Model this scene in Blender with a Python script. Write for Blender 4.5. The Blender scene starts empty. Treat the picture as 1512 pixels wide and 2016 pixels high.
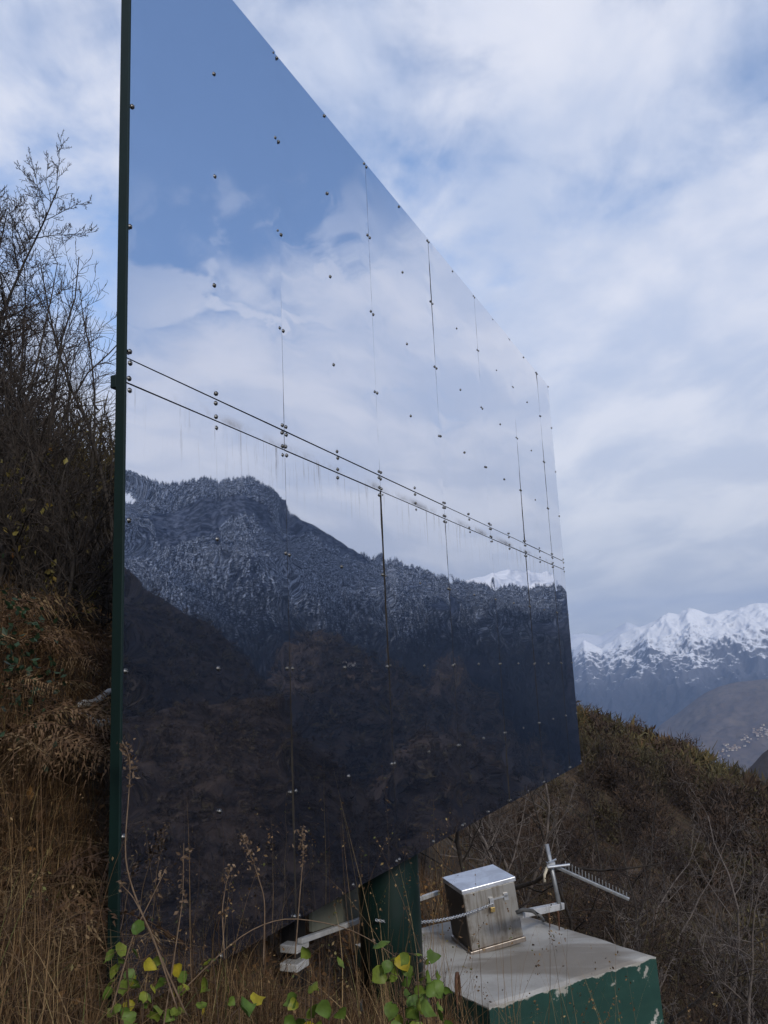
import bpy, math, random
import numpy as np
from mathutils import Vector, Matrix
R_ = math.radians
rng = np.random.default_rng(7)
random.seed(7)
scene = bpy.context.scene
COL = scene.collection

# ------------------------------------------------------------------ camera
EYE = 1.6
F_PX, PITCH, ROLL = 1666.2, 0.1925, -0.0475
cam_d = bpy.data.cameras.new("camera")
cam = bpy.data.objects.new("camera", cam_d)
COL.objects.link(cam)
scene.camera = cam
cF = np.array([0, math.cos(PITCH), math.sin(PITCH)])
cR0 = np.array([1.0, 0, 0]); cU0 = np.array([0, -math.sin(PITCH), math.cos(PITCH)])
cR = math.cos(ROLL) * cR0 + math.sin(ROLL) * cU0
cU = -math.sin(ROLL) * cR0 + math.cos(ROLL) * cU0
cam.matrix_world = Matrix(((cR[0], cU[0], -cF[0], 0), (cR[1], cU[1], -cF[1], 0), (cR[2], cU[2], -cF[2], EYE), (0, 0, 0, 1)))
cam_d.sensor_fit = 'VERTICAL'
cam_d.sensor_height = 24.0
cam_d.lens = F_PX / 2016 * 24.0
cam_d.clip_start = 0.05
cam_d.clip_end = 80000
scene.render.resolution_x, scene.render.resolution_y = 768, 1024

# ------------------------------------------------------------------ light
SUN_HEAD, SUN_EL = 157.0, 24.0
sd = bpy.data.lights.new("sun", 'SUN'); sd.energy = 2.7; sd.angle = R_(8); sd.color = (1, .95, .88)
sun = bpy.data.objects.new("sun", sd); COL.objects.link(sun)
sv = Vector((math.sin(R_(SUN_HEAD)) * math.cos(R_(SUN_EL)), math.cos(R_(SUN_HEAD)) * math.cos(R_(SUN_EL)), math.sin(R_(SUN_EL))))
sun.rotation_euler = sv.to_track_quat('Z', 'Y').to_euler()

world = bpy.data.worlds.new("World"); scene.world = world; world.use_nodes = True
def N(nt, typ, **kw):
    n = nt.nodes.new(typ)
    for k, v in kw.items():
        if k.startswith('i_'):
            n.inputs[k[2:].replace('_', ' ')].default_value = v
        else:
            setattr(n, k, v)
    return n
def L(nt, a, b): nt.links.new(a, b)
def math_n(nt, op, a, b=None, c=None, clamp=False):
    n = nt.nodes.new('ShaderNodeMath'); n.operation = op; n.use_clamp = clamp
    for i, v in enumerate((a, b, c)):
        if v is None: continue
        if isinstance(v, (int, float)): n.inputs[i].default_value = v
        else: nt.links.new(v, n.inputs[i])
    return n.outputs[0]
def smooth(nt, v, lo, hi):
    n = nt.nodes.new('ShaderNodeMapRange'); n.interpolation_type = 'SMOOTHSTEP'
    nt.links.new(v, n.inputs[0]); n.inputs[1].default_value = lo; n.inputs[2].default_value = hi
    n.inputs[3].default_value = 0; n.inputs[4].default_value = 1
    return n.outputs[0]
def mix(nt, fac, a, b, typ='MIX'):
    n = nt.nodes.new('ShaderNodeMix'); n.data_type = 'RGBA'; n.blend_type = typ
    for i, v in ((0, fac), (6, a), (7, b)):
        if isinstance(v, (int, float)): n.inputs[i].default_value = v
        elif isinstance(v, tuple): n.inputs[i].default_value = v if len(v) == 4 else (*v, 1)
        else: nt.links.new(v, n.inputs[i])
    return n.outputs[2]
def noise(nt, vec, scale, detail=4, rough=.55, dist=0.0, lac=2.0):
    n = nt.nodes.new('ShaderNodeTexNoise'); n.inputs['Scale'].default_value = scale
    n.inputs['Detail'].default_value = detail; n.inputs['Roughness'].default_value = rough
    n.inputs['Distortion'].default_value = dist; n.inputs['Lacunarity'].default_value = lac
    if vec is not None: nt.links.new(vec, n.inputs['Vector'])
    return n.outputs[0]
def mapping(nt, vec, loc=(0, 0, 0), rot=(0, 0, 0), sc=(1, 1, 1)):
    n = nt.nodes.new('ShaderNodeMapping'); nt.links.new(vec, n.inputs[0])
    n.inputs[1].default_value = loc; n.inputs[2].default_value = rot; n.inputs[3].default_value = sc
    return n.outputs[0]

def build_world():
    nt = world.node_tree; nt.nodes.clear()
    out = nt.nodes.new('ShaderNodeOutputWorld'); bg = nt.nodes.new('ShaderNodeBackground')
    L(nt, bg.outputs[0], out.inputs[0]); bg.inputs[1].default_value = 0.1
    sky = nt.nodes.new('ShaderNodeTexSky'); sky.sky_type = 'NISHITA'; sky.sun_disc = False
    sky.sun_elevation = R_(SUN_EL); sky.sun_rotation = R_(SUN_HEAD); sky.altitude = 900
    sky.air_density = 1.0; sky.dust_density = 0.6; sky.ozone_density = 1.6
    tc = nt.nodes.new('ShaderNodeTexCoord')
    nrm = nt.nodes.new('ShaderNodeVectorMath'); nrm.operation = 'NORMALIZE'; L(nt, tc.outputs['Generated'], nrm.inputs[0])
    d = nrm.outputs[0]
    sep = nt.nodes.new('ShaderNodeSeparateXYZ'); L(nt, d, sep.inputs[0])
    zz = math_n(nt, 'MAXIMUM', sep.outputs[2], 0.0)
    den = math_n(nt, 'ADD', zz, 0.16)
    cx = math_n(nt, 'DIVIDE', sep.outputs[0], den); cy = math_n(nt, 'DIVIDE', sep.outputs[1], den)
    com = nt.nodes.new('ShaderNodeCombineXYZ'); L(nt, cx, com.inputs[0]); L(nt, cy, com.inputs[1])
    p = com.outputs[0]
    # broad cover, mackerel streaks, small puffs
    n1 = noise(nt, mapping(nt, p, (3.1, 1.7, 0), (0, 0, .5), (1.0, 1.0, 1)), 1.25, 7, .56, .35)
    n2 = noise(nt, mapping(nt, p, (0, 0, 2.3), (0, 0, R_(35)), (1.5, 1.0, 1)), 3.0, 6, .58, .35)
    n3 = noise(nt, mapping(nt, p, (5, 2, 7), (0, 0, R_(-10)), (1, 1, 1)), 5.5, 5, .58, .4)
    s = math_n(nt, 'MULTIPLY', n1, .44)
    s = math_n(nt, 'MULTIPLY_ADD', n2, .34, s)
    s = math_n(nt, 'MULTIPLY_ADD', n3, .22, s)
    # clear patch of sky to the right, over the valley
    def spot(h, e, lo, hi):
        v = (math.sin(R_(h)) * math.cos(R_(e)), math.cos(R_(h)) * math.cos(R_(e)), math.sin(R_(e)))
        dt = nt.nodes.new('ShaderNodeVectorMath'); dt.operation = 'DOT_PRODUCT'; L(nt, d, dt.inputs[0]); dt.inputs[1].default_value = v
        return smooth(nt, dt.outputs['Value'], math.cos(R_(lo)), math.cos(R_(hi)))
    s = math_n(nt, 'MULTIPLY_ADD', spot(66, 45, 27, 8), -.26, s)
    low = smooth(nt, sep.outputs[2], .50, .16)
    s = math_n(nt, 'MULTIPLY_ADD', low, .20, s)
    cov = smooth(nt, s, .355, .555)
    n4 = noise(nt, mapping(nt, p, (2, 6, 1), (0, 0, R_(-30)), (1, 1.25, 1)), 3.6, 7, .52, .25)
    cum = math_n(nt, 'MULTIPLY', smooth(nt, n4, .47, .56), spot(55, 15, 20, 8))
    cov = math_n(nt, 'MAXIMUM', cov, cum)
    cov = math_n(nt, 'MULTIPLY', cov, .93)
    shade = noise(nt, mapping(nt, p, (1, 8, 4), (0, 0, .9), (1.6, 1, 1)), 2.0, 6, .55, .4)
    sh = smooth(nt, shade, .33, .68)
    ccol = mix(nt, sh, (5.2, 5.9, 7.5), (7.8, 7.95, 8.7))
    warm = smooth(nt, sep.outputs[2], .40, .06)
    ccol = mix(nt, math_n(nt, 'MULTIPLY', warm, .75), ccol, mix(nt, sh, (7.0, 6.95, 7.1), (9.0, 8.8, 8.6)))
    skyc = mix(nt, 1.0, sky.outputs[0], (1.90, 1.92, 2.02, 1), 'MULTIPLY')
    final = mix(nt, cov, skyc, ccol)
    L(nt, final, bg.inputs[0])
build_world()

vs = scene.view_settings
vs.view_transform = 'Standard'; vs.look = 'None'; vs.exposure = 0.20; vs.gamma = 1.0; vs.use_curve_mapping = False
cy = scene.cycles
cy.use_denoising = True
cy.max_bounces = 6; cy.diffuse_bounces = 2; cy.glossy_bounces = 4; cy.transmission_bounces = 2
cy.transparent_max_bounces = 8; cy.volume_bounces = 0
cy.caustics_reflective = False; cy.caustics_refractive = False

# ------------------------------------------------------------------ geometry helpers
def ray(px, py):
    d = cF + cR * (px - 756) / F_PX - cU * (py - 1008) / F_PX
    return d / np.linalg.norm(d)
MYAW = 0.4156
MV = np.array([math.sin(MYAW), math.cos(MYAW), 0.0]); NV = np.array([-math.cos(MYAW), math.sin(MYAW), 0.0])
def he(d):
    return math.degrees(math.atan2(d[0], d[1])), math.degrees(math.asin(d[2] / np.linalg.norm(d)))
def view_he(px, py): return he(ray(px, py))
def mirror_he(px, py):
    d = ray(px, py); return he(d - 2 * d.dot(NV) * NV)
def at(px, py, r):
    """point at horizontal distance r along the ray through a photo pixel"""
    d = ray(px, py); k = r / math.hypot(d[0], d[1]); return np.array([d[0] * k, d[1] * k, EYE + d[2] * k])
def at_z(px, py, z):
    d = ray(px, py); k = (z - EYE) / d[2]; return np.array([d[0] * k, d[1] * k, z])

def vnoise(x, y, seed=0):
    xi = np.floor(x).astype(np.int64); yi = np.floor(y).astype(np.int64)
    xf = x - xi; yf = y - yi
    def h(a, b):
        n = (a * 374761393 + b * 668265263 + seed * 974634777) & 0xFFFFFFFF
        n = ((n ^ (n >> 13)) * 1274126177) & 0xFFFFFFFF
        n = (n ^ (n >> 16)) & 0xFFFFFF
        return n / float(0xFFFFFF)
    u = xf * xf * xf * (xf * (xf * 6 - 15) + 10); v = yf * yf * yf * (yf * (yf * 6 - 15) + 10)
    return (h(xi, yi) * (1 - u) + h(xi + 1, yi) * u) * (1 - v) + (h(xi, yi + 1) * (1 - u) + h(xi + 1, yi + 1) * u) * v
def fbm(x, y, o=5, seed=0, gain=.5):
    t = 0; a = 1; s = 0
    for i in range(o):
        t = t + a * vnoise(x * 2 ** i + 17.3 * i, y * 2 ** i - 9.1 * i, seed + i); s += a; a *= gain
    return t / s
def ridged(x, y, o=5, seed=0, gain=.5):
    t = 0; a = 1; s = 0
    for i in range(o):
        t = t + a * (1 - np.abs(2 * vnoise(x * 2 ** i + 7.7 * i, y * 2 ** i + 3.3 * i, seed + i) - 1)); s += a; a *= gain
    return t / s

class MB:
    """collects vertices and faces (quads and triangles), a float attribute 'tint' and material indices"""
    def __init__(s): s.V = []; s.Q = []; s.T = []; s.A = []; s.QM = []; s.TM = []; s.n = 0
    def add(s, V, Q=None, T=None, tint=0.0, m=0):
        V = np.asarray(V, float).reshape(-1, 3)
        if Q is not None and len(Q): s.Q.append(np.asarray(Q, np.int64) + s.n); s.QM.append(np.full(len(Q), m))
        if T is not None and len(T): s.T.append(np.asarray(T, np.int64) + s.n); s.TM.append(np.full(len(T), m))
        s.V.append(V); s.A.append(np.broadcast_to(np.asarray(tint, float), (len(V),)).copy()); s.n += len(V)
        return s
    def box(s, c, size, rot=None, m=0, tint=0.0, taper=1.0):
        a, b, h = [q / 2 for q in size]
        V = np.array([(-a, -b, -h), (a, -b, -h), (a, b, -h), (-a, b, -h), (-a * taper, -b * taper, h), (a * taper, -b * taper, h), (a * taper, b * taper, h), (-a * taper, b * taper, h)])
        if rot is not None: V = V @ np.asarray(rot, float).T
        return s.add(V + np.asarray(c), [(0, 3, 2, 1), (4, 5, 6, 7), (0, 1, 5, 4), (1, 2, 6, 5), (2, 3, 7, 6), (3, 0, 4, 7)], tint=tint, m=m)
    def tube(s, P, r, k=6, tint=0.0, m=0, caps=True):
        P = np.asarray(P, float); n = len(P); r = np.broadcast_to(np.asarray(r, float), (n,))
        T = np.gradient(P, axis=0); T /= np.linalg.norm(T, axis=1)[:, None] + 1e-12
        ref = np.array([0, 0, 1.0]) if abs(T[:, 2]).mean() < .8 else np.array([1.0, .2, 0])
        A = np.cross(T, ref); A /= np.linalg.norm(A, axis=1)[:, None] + 1e-12
        B = np.cross(T, A)
        th = np.arange(k) * 2 * math.pi / k
        V = P[:, None, :] + r[:, None, None] * (np.cos(th)[None, :, None] * A[:, None, :] + np.sin(th)[None, :, None] * B[:, None, :])
        i = np.arange(n - 1)[:, None]; j = np.arange(k)[None, :]; j2 = (j + 1) % k
        Q = np.stack([(i * k + j), (i * k + j2), ((i + 1) * k + j2), ((i + 1) * k + j)], -1).reshape(-1, 4)
        V = V.reshape(-1, 3); Tt = None
        if caps:
            V = np.vstack([V, P[0], P[-1]]); c0 = n * k; c1 = c0 + 1
            Tt = [(c0, (q + 1) % k, q) for q in range(k)] + [(c1, (n - 1) * k + q, (n - 1) * k + (q + 1) % k) for q in range(k)]
        return s.add(V, Q, Tt, tint, m)
    def build(s, name, mat, parent=None, smooth=False):
        V = np.vstack(s.V); me = bpy.data.meshes.new(name)
        Q = np.vstack(s.Q) if s.Q else np.zeros((0, 4), np.int64); T = np.vstack(s.T) if s.T else np.zeros((0, 3), np.int64)
        me.vertices.add(len(V)); me.vertices.foreach_set('co', V.ravel())
        nl = Q.size + T.size; me.loops.add(nl); me.loops.foreach_set('vertex_index', np.concatenate([Q.ravel(), T.ravel()]).astype(np.int32))
        npoly = len(Q) + len(T); me.polygons.add(npoly)
        ls = np.concatenate([np.arange(len(Q)) * 4, Q.size + np.arange(len(T)) * 3]).astype(np.int32)
        me.polygons.foreach_set('loop_start', ls)
        mi = np.concatenate((s.QM if s.Q else []) + (s.TM if s.T else [])).astype(np.int32)
        me.polygons.foreach_set('material_index', mi)
        me.polygons.foreach_set('use_smooth', np.full(npoly, smooth))
        at_ = me.attributes.new('tint', 'FLOAT', 'POINT'); at_.data.foreach_set('value', np.concatenate(s.A).astype(np.float32))
        me.update(); me.validate()
        for mm in (mat if isinstance(mat, (list, tuple)) else [mat]): me.materials.append(mm)
        o = bpy.data.objects.new(name, me); COL.objects.link(o)
        if parent is not None: o.parent = parent
        return o
def bevel(o, w=.01, seg=2):
    m = o.modifiers.new('bevel', 'BEVEL'); m.width = w; m.segments = seg; m.limit_method = 'ANGLE'; return o
def empty(name, loc=(0, 0, 0), rz=0.0):
    o = bpy.data.objects.new(name, None); COL.objects.link(o); o.location = loc; o.rotation_euler = (0, 0, rz); o.empty_display_size = .1; return o
def tag(o, label=None, cat=None, group=None, kind=None):
    if label: o['label'] = label
    if cat: o['category'] = cat
    if group: o['group'] = group
    if kind: o['kind'] = kind
    return o
def copy_tree(o, parent=None):
    c = o.copy(); COL.objects.link(c)
    if parent is not None: c.parent = parent
    for ch in list(o.children): copy_tree(ch, c)
    return c
def cross(T): return np.cross(T, [0, 0, 1.0])

# ------------------------------------------------------------------ materials
def mat(name, base=(.5, .5, .5), rough=.6, metal=0.0, spec=.5):
    m = bpy.data.materials.new(name); m.use_nodes = True
    b = m.node_tree.nodes['Principled BSDF']
    b.inputs['Base Color'].default_value = (*base, 1); b.inputs['Roughness'].default_value = rough
    b.inputs['Metallic'].default_value = metal; b.inputs['Specular IOR Level'].default_value = spec
    return m, m.node_tree, b
def ramp(nt, fac, stops, interp='LINEAR'):
    n = nt.nodes.new('ShaderNodeValToRGB'); n.color_ramp.interpolation = interp
    e = n.color_ramp.elements
    while len(e) < len(stops): e.new(.5)
    for q, (p, c) in zip(e, stops): q.position = p; q.color = (*c, 1)
    nt.links.new(fac, n.inputs[0]); return n.outputs[0]
def bump(nt, b, h, strength=.4, dist=.02):
    n = nt.nodes.new('ShaderNodeBump'); n.inputs['Strength'].default_value = strength; n.inputs['Distance'].default_value = dist
    nt.links.new(h, n.inputs['Height']); nt.links.new(n.outputs[0], b.inputs['Normal'])
def obj_co(nt): return nt.nodes.new('ShaderNodeTexCoord').outputs['Object']
def geo_pos(nt): return nt.nodes.new('ShaderNodeNewGeometry').outputs['Position']
def sepz(nt, v): 
    s = nt.nodes.new('ShaderNodeSeparateXYZ'); nt.links.new(v, s.inputs[0]); return s.outputs

def mottled(name, c1, c2, scale, rough=.8, metal=0.0, bmp=0.0, detail=5, spec=.3, c3=None, scale3=.7):
    m, nt, b = mat(name, c1, rough, metal, spec)
    co = obj_co(nt); n = noise(nt, co, scale, detail, .6)
    c = mix(nt, smooth(nt, n, .35, .68), c1, c2)
    if c3: c = mix(nt, smooth(nt, noise(nt, co, scale3, 4, .6), .45, .7), c, c3)
    L(nt, c, b.inputs['Base Color'])
    if bmp: bump(nt, b, n, .6, bmp)
    return m
def tinted(name, stops, rough=.8, trans=0.0, spec=.25):
    """leaf or blade colour from the 'tint' attribute, with a little noise"""
    m, nt, b = mat(name, (.1, .1, .1), rough, 0, spec)
    a = nt.nodes.new('ShaderNodeAttribute'); a.attribute_name = 'tint'
    c = ramp(nt, a.outputs['Fac'], stops)
    n = noise(nt, geo_pos(nt), 35, 3, .6)
    c = mix(nt, smooth(nt, n, .3, .7), c, mix(nt, 1.0, c, (.65, .62, .6), 'MULTIPLY'))
    L(nt, c, b.inputs['Base Color'])
    if trans:
        out = nt.nodes['Material Output']; tr = nt.nodes.new('ShaderNodeBsdfTranslucent'); L(nt, c, tr.inputs[0])
        mx = nt.nodes.new('ShaderNodeMixShader'); mx.inputs[0].default_value = trans
        L(nt, b.outputs[0], mx.inputs[1]); L(nt, tr.outputs[0], mx.inputs[2]); L(nt, mx.outputs[0], out.inputs[0])
    return m

# ------------------------------------------------------------------ near ground
def sstep(a, b, x):
    t = np.clip((x - a) / (b - a), 0, 1); return t * t * (3 - 2 * t)
def ground_z(x, y):
    x = np.asarray(x, float); y = np.asarray(y, float)
    r = np.hypot(x, y)
    near = -.70 * x - .06 * y
    near = near + .45 * sstep(.9, 2.2, -x) * sstep(3, 5, y) + .25 * sstep(0.6, 2.0, -x)
    near = near - .55 * sstep(1.0, 3.0, x)
    far = -.5 * (x - .13 * y) - 7.5 * np.exp(-((y - 45) / 30.) ** 2) * sstep(-10, 10, x)
    far = far - 3.0 * sstep(60, 130, y)
    far = np.where(x > 60, far - .25 * (x - 60), far)
    yy = np.maximum(y - 150, 0); far = far - .004 * yy * yy * .5 - .25 * yy
    nd = x * NV[0] + y * NV[1] - 2.0
    near = near - .45 * sstep(.0, .7, nd) * sstep(-1.7, -.9, x) * sstep(9, 7, y)
    w = sstep(10, 36, r)
    z = near * (1 - w) + far * w
    z = z + (fbm(x * .9, y * .9, 4, 3) - .5) * .28 * sstep(.3, 2, r) + (fbm(x * .07, y * .07, 4, 5) - .5) * 5 * sstep(14, 60, r)
    return z
def gz(x, y): return float(ground_z(np.array([x]), np.array([y]))[0])

def grid_mesh(mb, X, Y, Z):
    n, k = X.shape
    i = np.arange(n - 1)[:, None] * k; j = np.arange(k - 1)[None, :]
    Q = np.stack([i + j, i + j + 1, i + k + j + 1, i + k + j], -1).reshape(-1, 4)
    mb.add(np.stack([X, Y, Z], -1).reshape(-1, 3), Q)

def m_ground():
    m, nt, b = mat('soil_litter', (.06, .045, .03), .95, 0, .15)
    p = geo_pos(nt)
    n = noise(nt, p, 1.3, 7, .65); n2 = noise(nt, p, 14, 5, .7); n3 = noise(nt, p, .09, 4, .6)
    c = mix(nt, smooth(nt, n, .38, .65), (.030, .021, .014), (.075, .050, .030))
    c = mix(nt, smooth(nt, n2, .5, .8), c, (.08, .048, .026))
    c = mix(nt, math_n(nt, 'MULTIPLY', smooth(nt, n3, .5, .75), .5), c, (.05, .055, .025))
    L(nt, c, b.inputs['Base Color']); bump(nt, b, n2, .8, .05)
    return m
MB_ground = MB()
th = np.radians(np.concatenate([np.linspace(-180, -45, 55)[:-1], np.linspace(-45, 80, 260)[:-1], np.linspace(80, 180, 45)]))
rr = np.concatenate([[.01], np.geomspace(.4, 260, 210)])
TH, RR = np.meshgrid(th, rr, indexing='ij')
X = np.sin(TH) * RR; Y = np.cos(TH) * RR
Z = ground_z(X, Y)
# far away the slope drops to the valley so that nothing floats
grid_mesh(MB_ground, X, Y, Z)
tag(MB_ground.build('ground', m_ground(), smooth=True), kind='structure')

# ------------------------------------------------------------------ distant terrain
def prof(pts, h, key=0):
    pts = sorted(pts); return np.interp(h, [p[0] for p in pts], [p[1] for p in pts])
class Layer:
    """a mountainside: ridge line given as (heading, elevation) seen from the valley side, real distance and depth"""
    def __init__(s, ridge, d_ridge, d_base, e_base, rough=.06, seed=1, power=1.0, spur=.12, spur_k=.0015, back=.35, jag=.0):
        s.__dict__.update(locals())
    def pt(s, h, t):
        h = np.asarray(h, float); t = np.asarray(t, float)
        er = prof(s.ridge, h)
        dr = s.d_ridge; tt = np.clip(t, 0, 1)
        r = s.d_base + (dr - s.d_base) * t
        zr = EYE + dr * np.tan(np.radians(er)); zb = EYE + s.d_base * math.tan(R_(s.e_base))
        z = zb + (zr - zb) * tt ** s.power
        H = max(zr.max() - zb, 1.0)
        x = np.sin(np.radians(h)) * r; y = np.cos(np.radians(h)) * r
        k = s.spur_k
        wob = fbm(x * k * .7, y * k * .7, 3, s.seed + 40)
        n = ridged(x * k + wob * 1.2, y * k + wob, 6, s.seed, .52) - .55
        n2 = fbm(x * k * 9, y * k * 9, 4, s.seed + 9) - .5
        if s.jag: n2 = (ridged(x * k * 3.7 + wob * 2, y * k * 3.7 - wob, 5, s.seed + 19, .55) - .58) * 1.4
        fade = np.sin(np.clip(tt, 0, 1) * math.pi) ** .7
        z = z + H * (s.spur * n * fade + s.rough * n2 * (.25 + fade))
        if s.jag: z = z + H * s.jag * (ridged(np.radians(h) * 55, tt * 3, 4, s.seed + 3) - .6) * sstep(.7, 1, tt)
        over = np.clip(t - 1, 0, None)
        z = z - over * (dr - s.d_base) * .8
        return x, y, z
    def build(s, name, m, h0, h1, nh, nt_, kind='structure'):
        h = np.linspace(h0, h1, nh); t = np.concatenate([np.linspace(0, 1, nt_), 1 + np.linspace(.04, s.back, 6)])
        Hh, Tt = np.meshgrid(h, t, indexing='ij')
        X, Y, Z = s.pt(Hh.ravel(), Tt.ravel())
        mb = MB(); grid_mesh(mb, X.reshape(Hh.shape), Y.reshape(Hh.shape), Z.reshape(Hh.shape))
        return tag(mb.build(name, m, smooth=True), kind=kind)

def m_alpine(name, z_lo, z_hi, rockc, forestc, scale, snow=.82, slope_lo=.35, slope_hi=.75, forest_z=None, fz=200):
    m, nt, b = mat(name, rockc, .9, 0, .1)
    g = nt.nodes.new('ShaderNodeNewGeometry'); p = g.outputs['Position']; z = sepz(nt, p)[2]
    nz = sepz(nt, g.outputs['Normal'])[2]
    ps = mapping(nt, p, (0, 0, 0), (0, 0, 0), (1, 1, .4))
    n = noise(nt, ps, scale, 8, .68); nf = noise(nt, ps, scale * 7, 6, .75)
    alt = nt.nodes.new('ShaderNodeMapRange'); L(nt, z, alt.inputs[0]); alt.inputs[1].default_value = z_lo; alt.inputs[2].default_value = z_hi
    a = math_n(nt, 'MULTIPLY_ADD', n, 1.0, math_n(nt, 'SUBTRACT', alt.outputs[0], .5))
    a = math_n(nt, 'MULTIPLY_ADD', nf, 1.1, math_n(nt, 'SUBTRACT', a, .55))
    a = math_n(nt, 'MULTIPLY_ADD', math_n(nt, 'SUBTRACT', nz, .68), .8, a)
    sn = smooth(nt, a, .40, .72)
    base = mix(nt, smooth(nt, nf, .35, .65), rockc, tuple(q * .55 for q in rockc))
    fm = smooth(nt, math_n(nt, 'MULTIPLY_ADD', n, fz * .8, z), (forest_z if forest_z is not None else z_lo) + fz, (forest_z if forest_z is not None else z_lo))
    base = mix(nt, fm, base, mix(nt, smooth(nt, nf, .35, .7), forestc, tuple(q * .45 for q in forestc)))
    c = mix(nt, sn, base, (snow, snow, snow * 1.02))
    L(nt, c, b.inputs['Base Color']); bump(nt, b, nf, .7, 12)
    return m
def m_wood(name, c1, c2, c3, scale):
    m, nt, b = mat(name, c1, .95, 0, .1)
    p = geo_pos(nt); n = noise(nt, p, scale, 6, .65); n2 = noise(nt, p, scale * 9, 5, .7)
    c = mix(nt, smooth(nt, n, .38, .64), c1, c2); c = mix(nt, smooth(nt, n2, .45, .72), c, c3)
    L(nt, c, b.inputs['Base Color']); bump(nt, b, n2, .9, 3)
    return m

V = view_he; M = mirror_he
# --- snow range straight beyond the billboard (right side of the photo)
back_pts = [V(1100, 1262), V(1125, 1249), V(1149, 1246), V(1184, 1252), V(1233, 1225), V(1257, 1234), V(1300, 1240), V(1400, 1235), V(1512, 1240)]
far_m = [M(1118, 1175), M(1100, 1150), M(1085, 1124), M(1060, 1128), M(1040, 1122), M(1012, 1119), M(985, 1126), M(960, 1133), M(935, 1140), M(915, 1146), M(890, 1160), M(800, 1170)]
snow_back = Layer(back_pts + [(30, 2.6), (34, 2.2)], 26000, 23000, -.2, .06, 11, 1.0, .2, .0006, jag=.02)
snow_back.build('snow_range', m_alpine('alpine_far', 150, 900, (.16, .16, .18), (.05, .06, .08), .0014), 8, 34, 260, 120)
snow_refl = Layer([(33, 3.0)] + far_m + [(56, 4)], 11500, 9600, 1.0, .07, 23, 1.0, .22, .0014, jag=.01)
snow_refl.build('snow_range', m_alpine('alpine_side', 150, 600, (.16, .16, .18), (.05, .06, .08), .0022), 33.5, 56, 240, 120)
main_pts = [V(1080, 1420), V(1128, 1283), V(1149, 1262), V(1183, 1277), V(1205, 1262), V(1220, 1249), V(1245, 1240), V(1290, 1222), V(1315, 1208), V(1335, 1209), V(1354, 1197), V(1386, 1206), V(1420, 1206), V(1447, 1201), V(1470, 1193), V(1494, 1187), V(1512, 1189), V(1560, 1180), V(1650, 1200), V(1760, 1230), V(1900, 1260)]
snow_main = Layer(main_pts, 17000, 13200, -6.8, .085, 5, .9, .24, .00062, jag=.010)
snow_main.build('snow_mountain', m_alpine('alpine_main', -700, 900, (.12, .12, .14), (.04, .04, .05), .0019, forest_z=-350, fz=420), 9, 36, 420, 300)
brown_pts = [V(1200, 1500), V(1260, 1460), V(1281, 1442), V(1310, 1420), V(1339, 1401), V(1365, 1380), V(1389, 1364), V(1415, 1352), V(1440, 1345), V(1475, 1340), V(1512, 1337), V(1600, 1330), V(1750, 1340), V(1900, 1360)]
brown = Layer(brown_pts, 9000, 7000, -9.0, .05, 31, .75, .16, .0011)
brown.build('foothill', m_wood('foothill_wood', (.10, .083, .078), (.14, .115, .10), (.06, .053, .052), .0022), 12, 40, 260, 120)
dark_pts = [V(1455, 1535), V(1472, 1515), V(1488, 1498), V(1500, 1484), V(1512, 1475), V(1560, 1450), V(1620, 1440), V(1700, 1470), V(1780, 1560), V(1860, 1700), V(1950, 1900)]
dark = Layer(dark_pts, 1500, 800, -18, .06, 37, 1.0, .12, .004)
dark.build('wooded_hill', m_wood('hill_wood', (.05, .038, .032), (.07, .05, .04), (.03, .025, .025), .012), 21, 40, 120, 60)

# --- the mountain on the other side of the valley, seen only in the mirror
forest_pts = [(33, -2), M(1140, 1162), M(1060, 1160), M(1000, 1160), M(960, 1160), M(930, 1156), M(905, 1147), M(880, 1136), M(845, 1126), M(815, 1116), M(790, 1101), M(765, 1103), M(745, 1098), M(710, 1086), M(665, 1064), M(620, 1036), M(590, 1026), M(575, 1016), M(562, 1000), M(530, 974), M(505, 957), M(485, 949), M(455, 953), M(430, 958), M(390, 951), M(350, 956), M(310, 954), M(280, 957), M(245, 955), M(200, 950), (76, 13.0), (84, 11)]
forest = Layer(forest_pts, 3300, 1500, -14, .03, 51, .95, .20, .0018, back=.25, jag=.0)
SNOWLINE = 125
def m_forestfloor():
    m, nt, b = mat('frosted_slope', (.1, .1, .1), .95, 0, .1)
    p = geo_pos(nt); z = sepz(nt, p)[2]
    n = noise(nt, p, .004, 6, .6); n2 = noise(nt, p, .05, 5, .7)
    a = math_n(nt, 'MULTIPLY_ADD', n, 260, z)
    a = math_n(nt, 'MULTIPLY_ADD', n2, 90, a)
    sn = smooth(nt, a, SNOWLINE + 130, SNOWLINE + 320)
    dk = mix(nt, smooth(nt, n2, .4, .7), (.006, .007, .012), (.014, .012, .016))
    fr = mix(nt, smooth(nt, n2, .40, .62), (.010, .014, .026), (.09, .105, .145))
    c = mix(nt, sn, dk, fr)
    top = smooth(nt, math_n(nt, 'MULTIPLY_ADD', n, 200, z), 790, 860)
    c = mix(nt, math_n(nt, 'MULTIPLY', top, .7), c, (.75, .76, .8))
    L(nt, c, b.inputs['Base Color']); bump(nt, b, n2, .8, 6)
    return m
forest.build('forest_mountain', m_forestfloor(), 33, 84, 460, 240)

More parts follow.
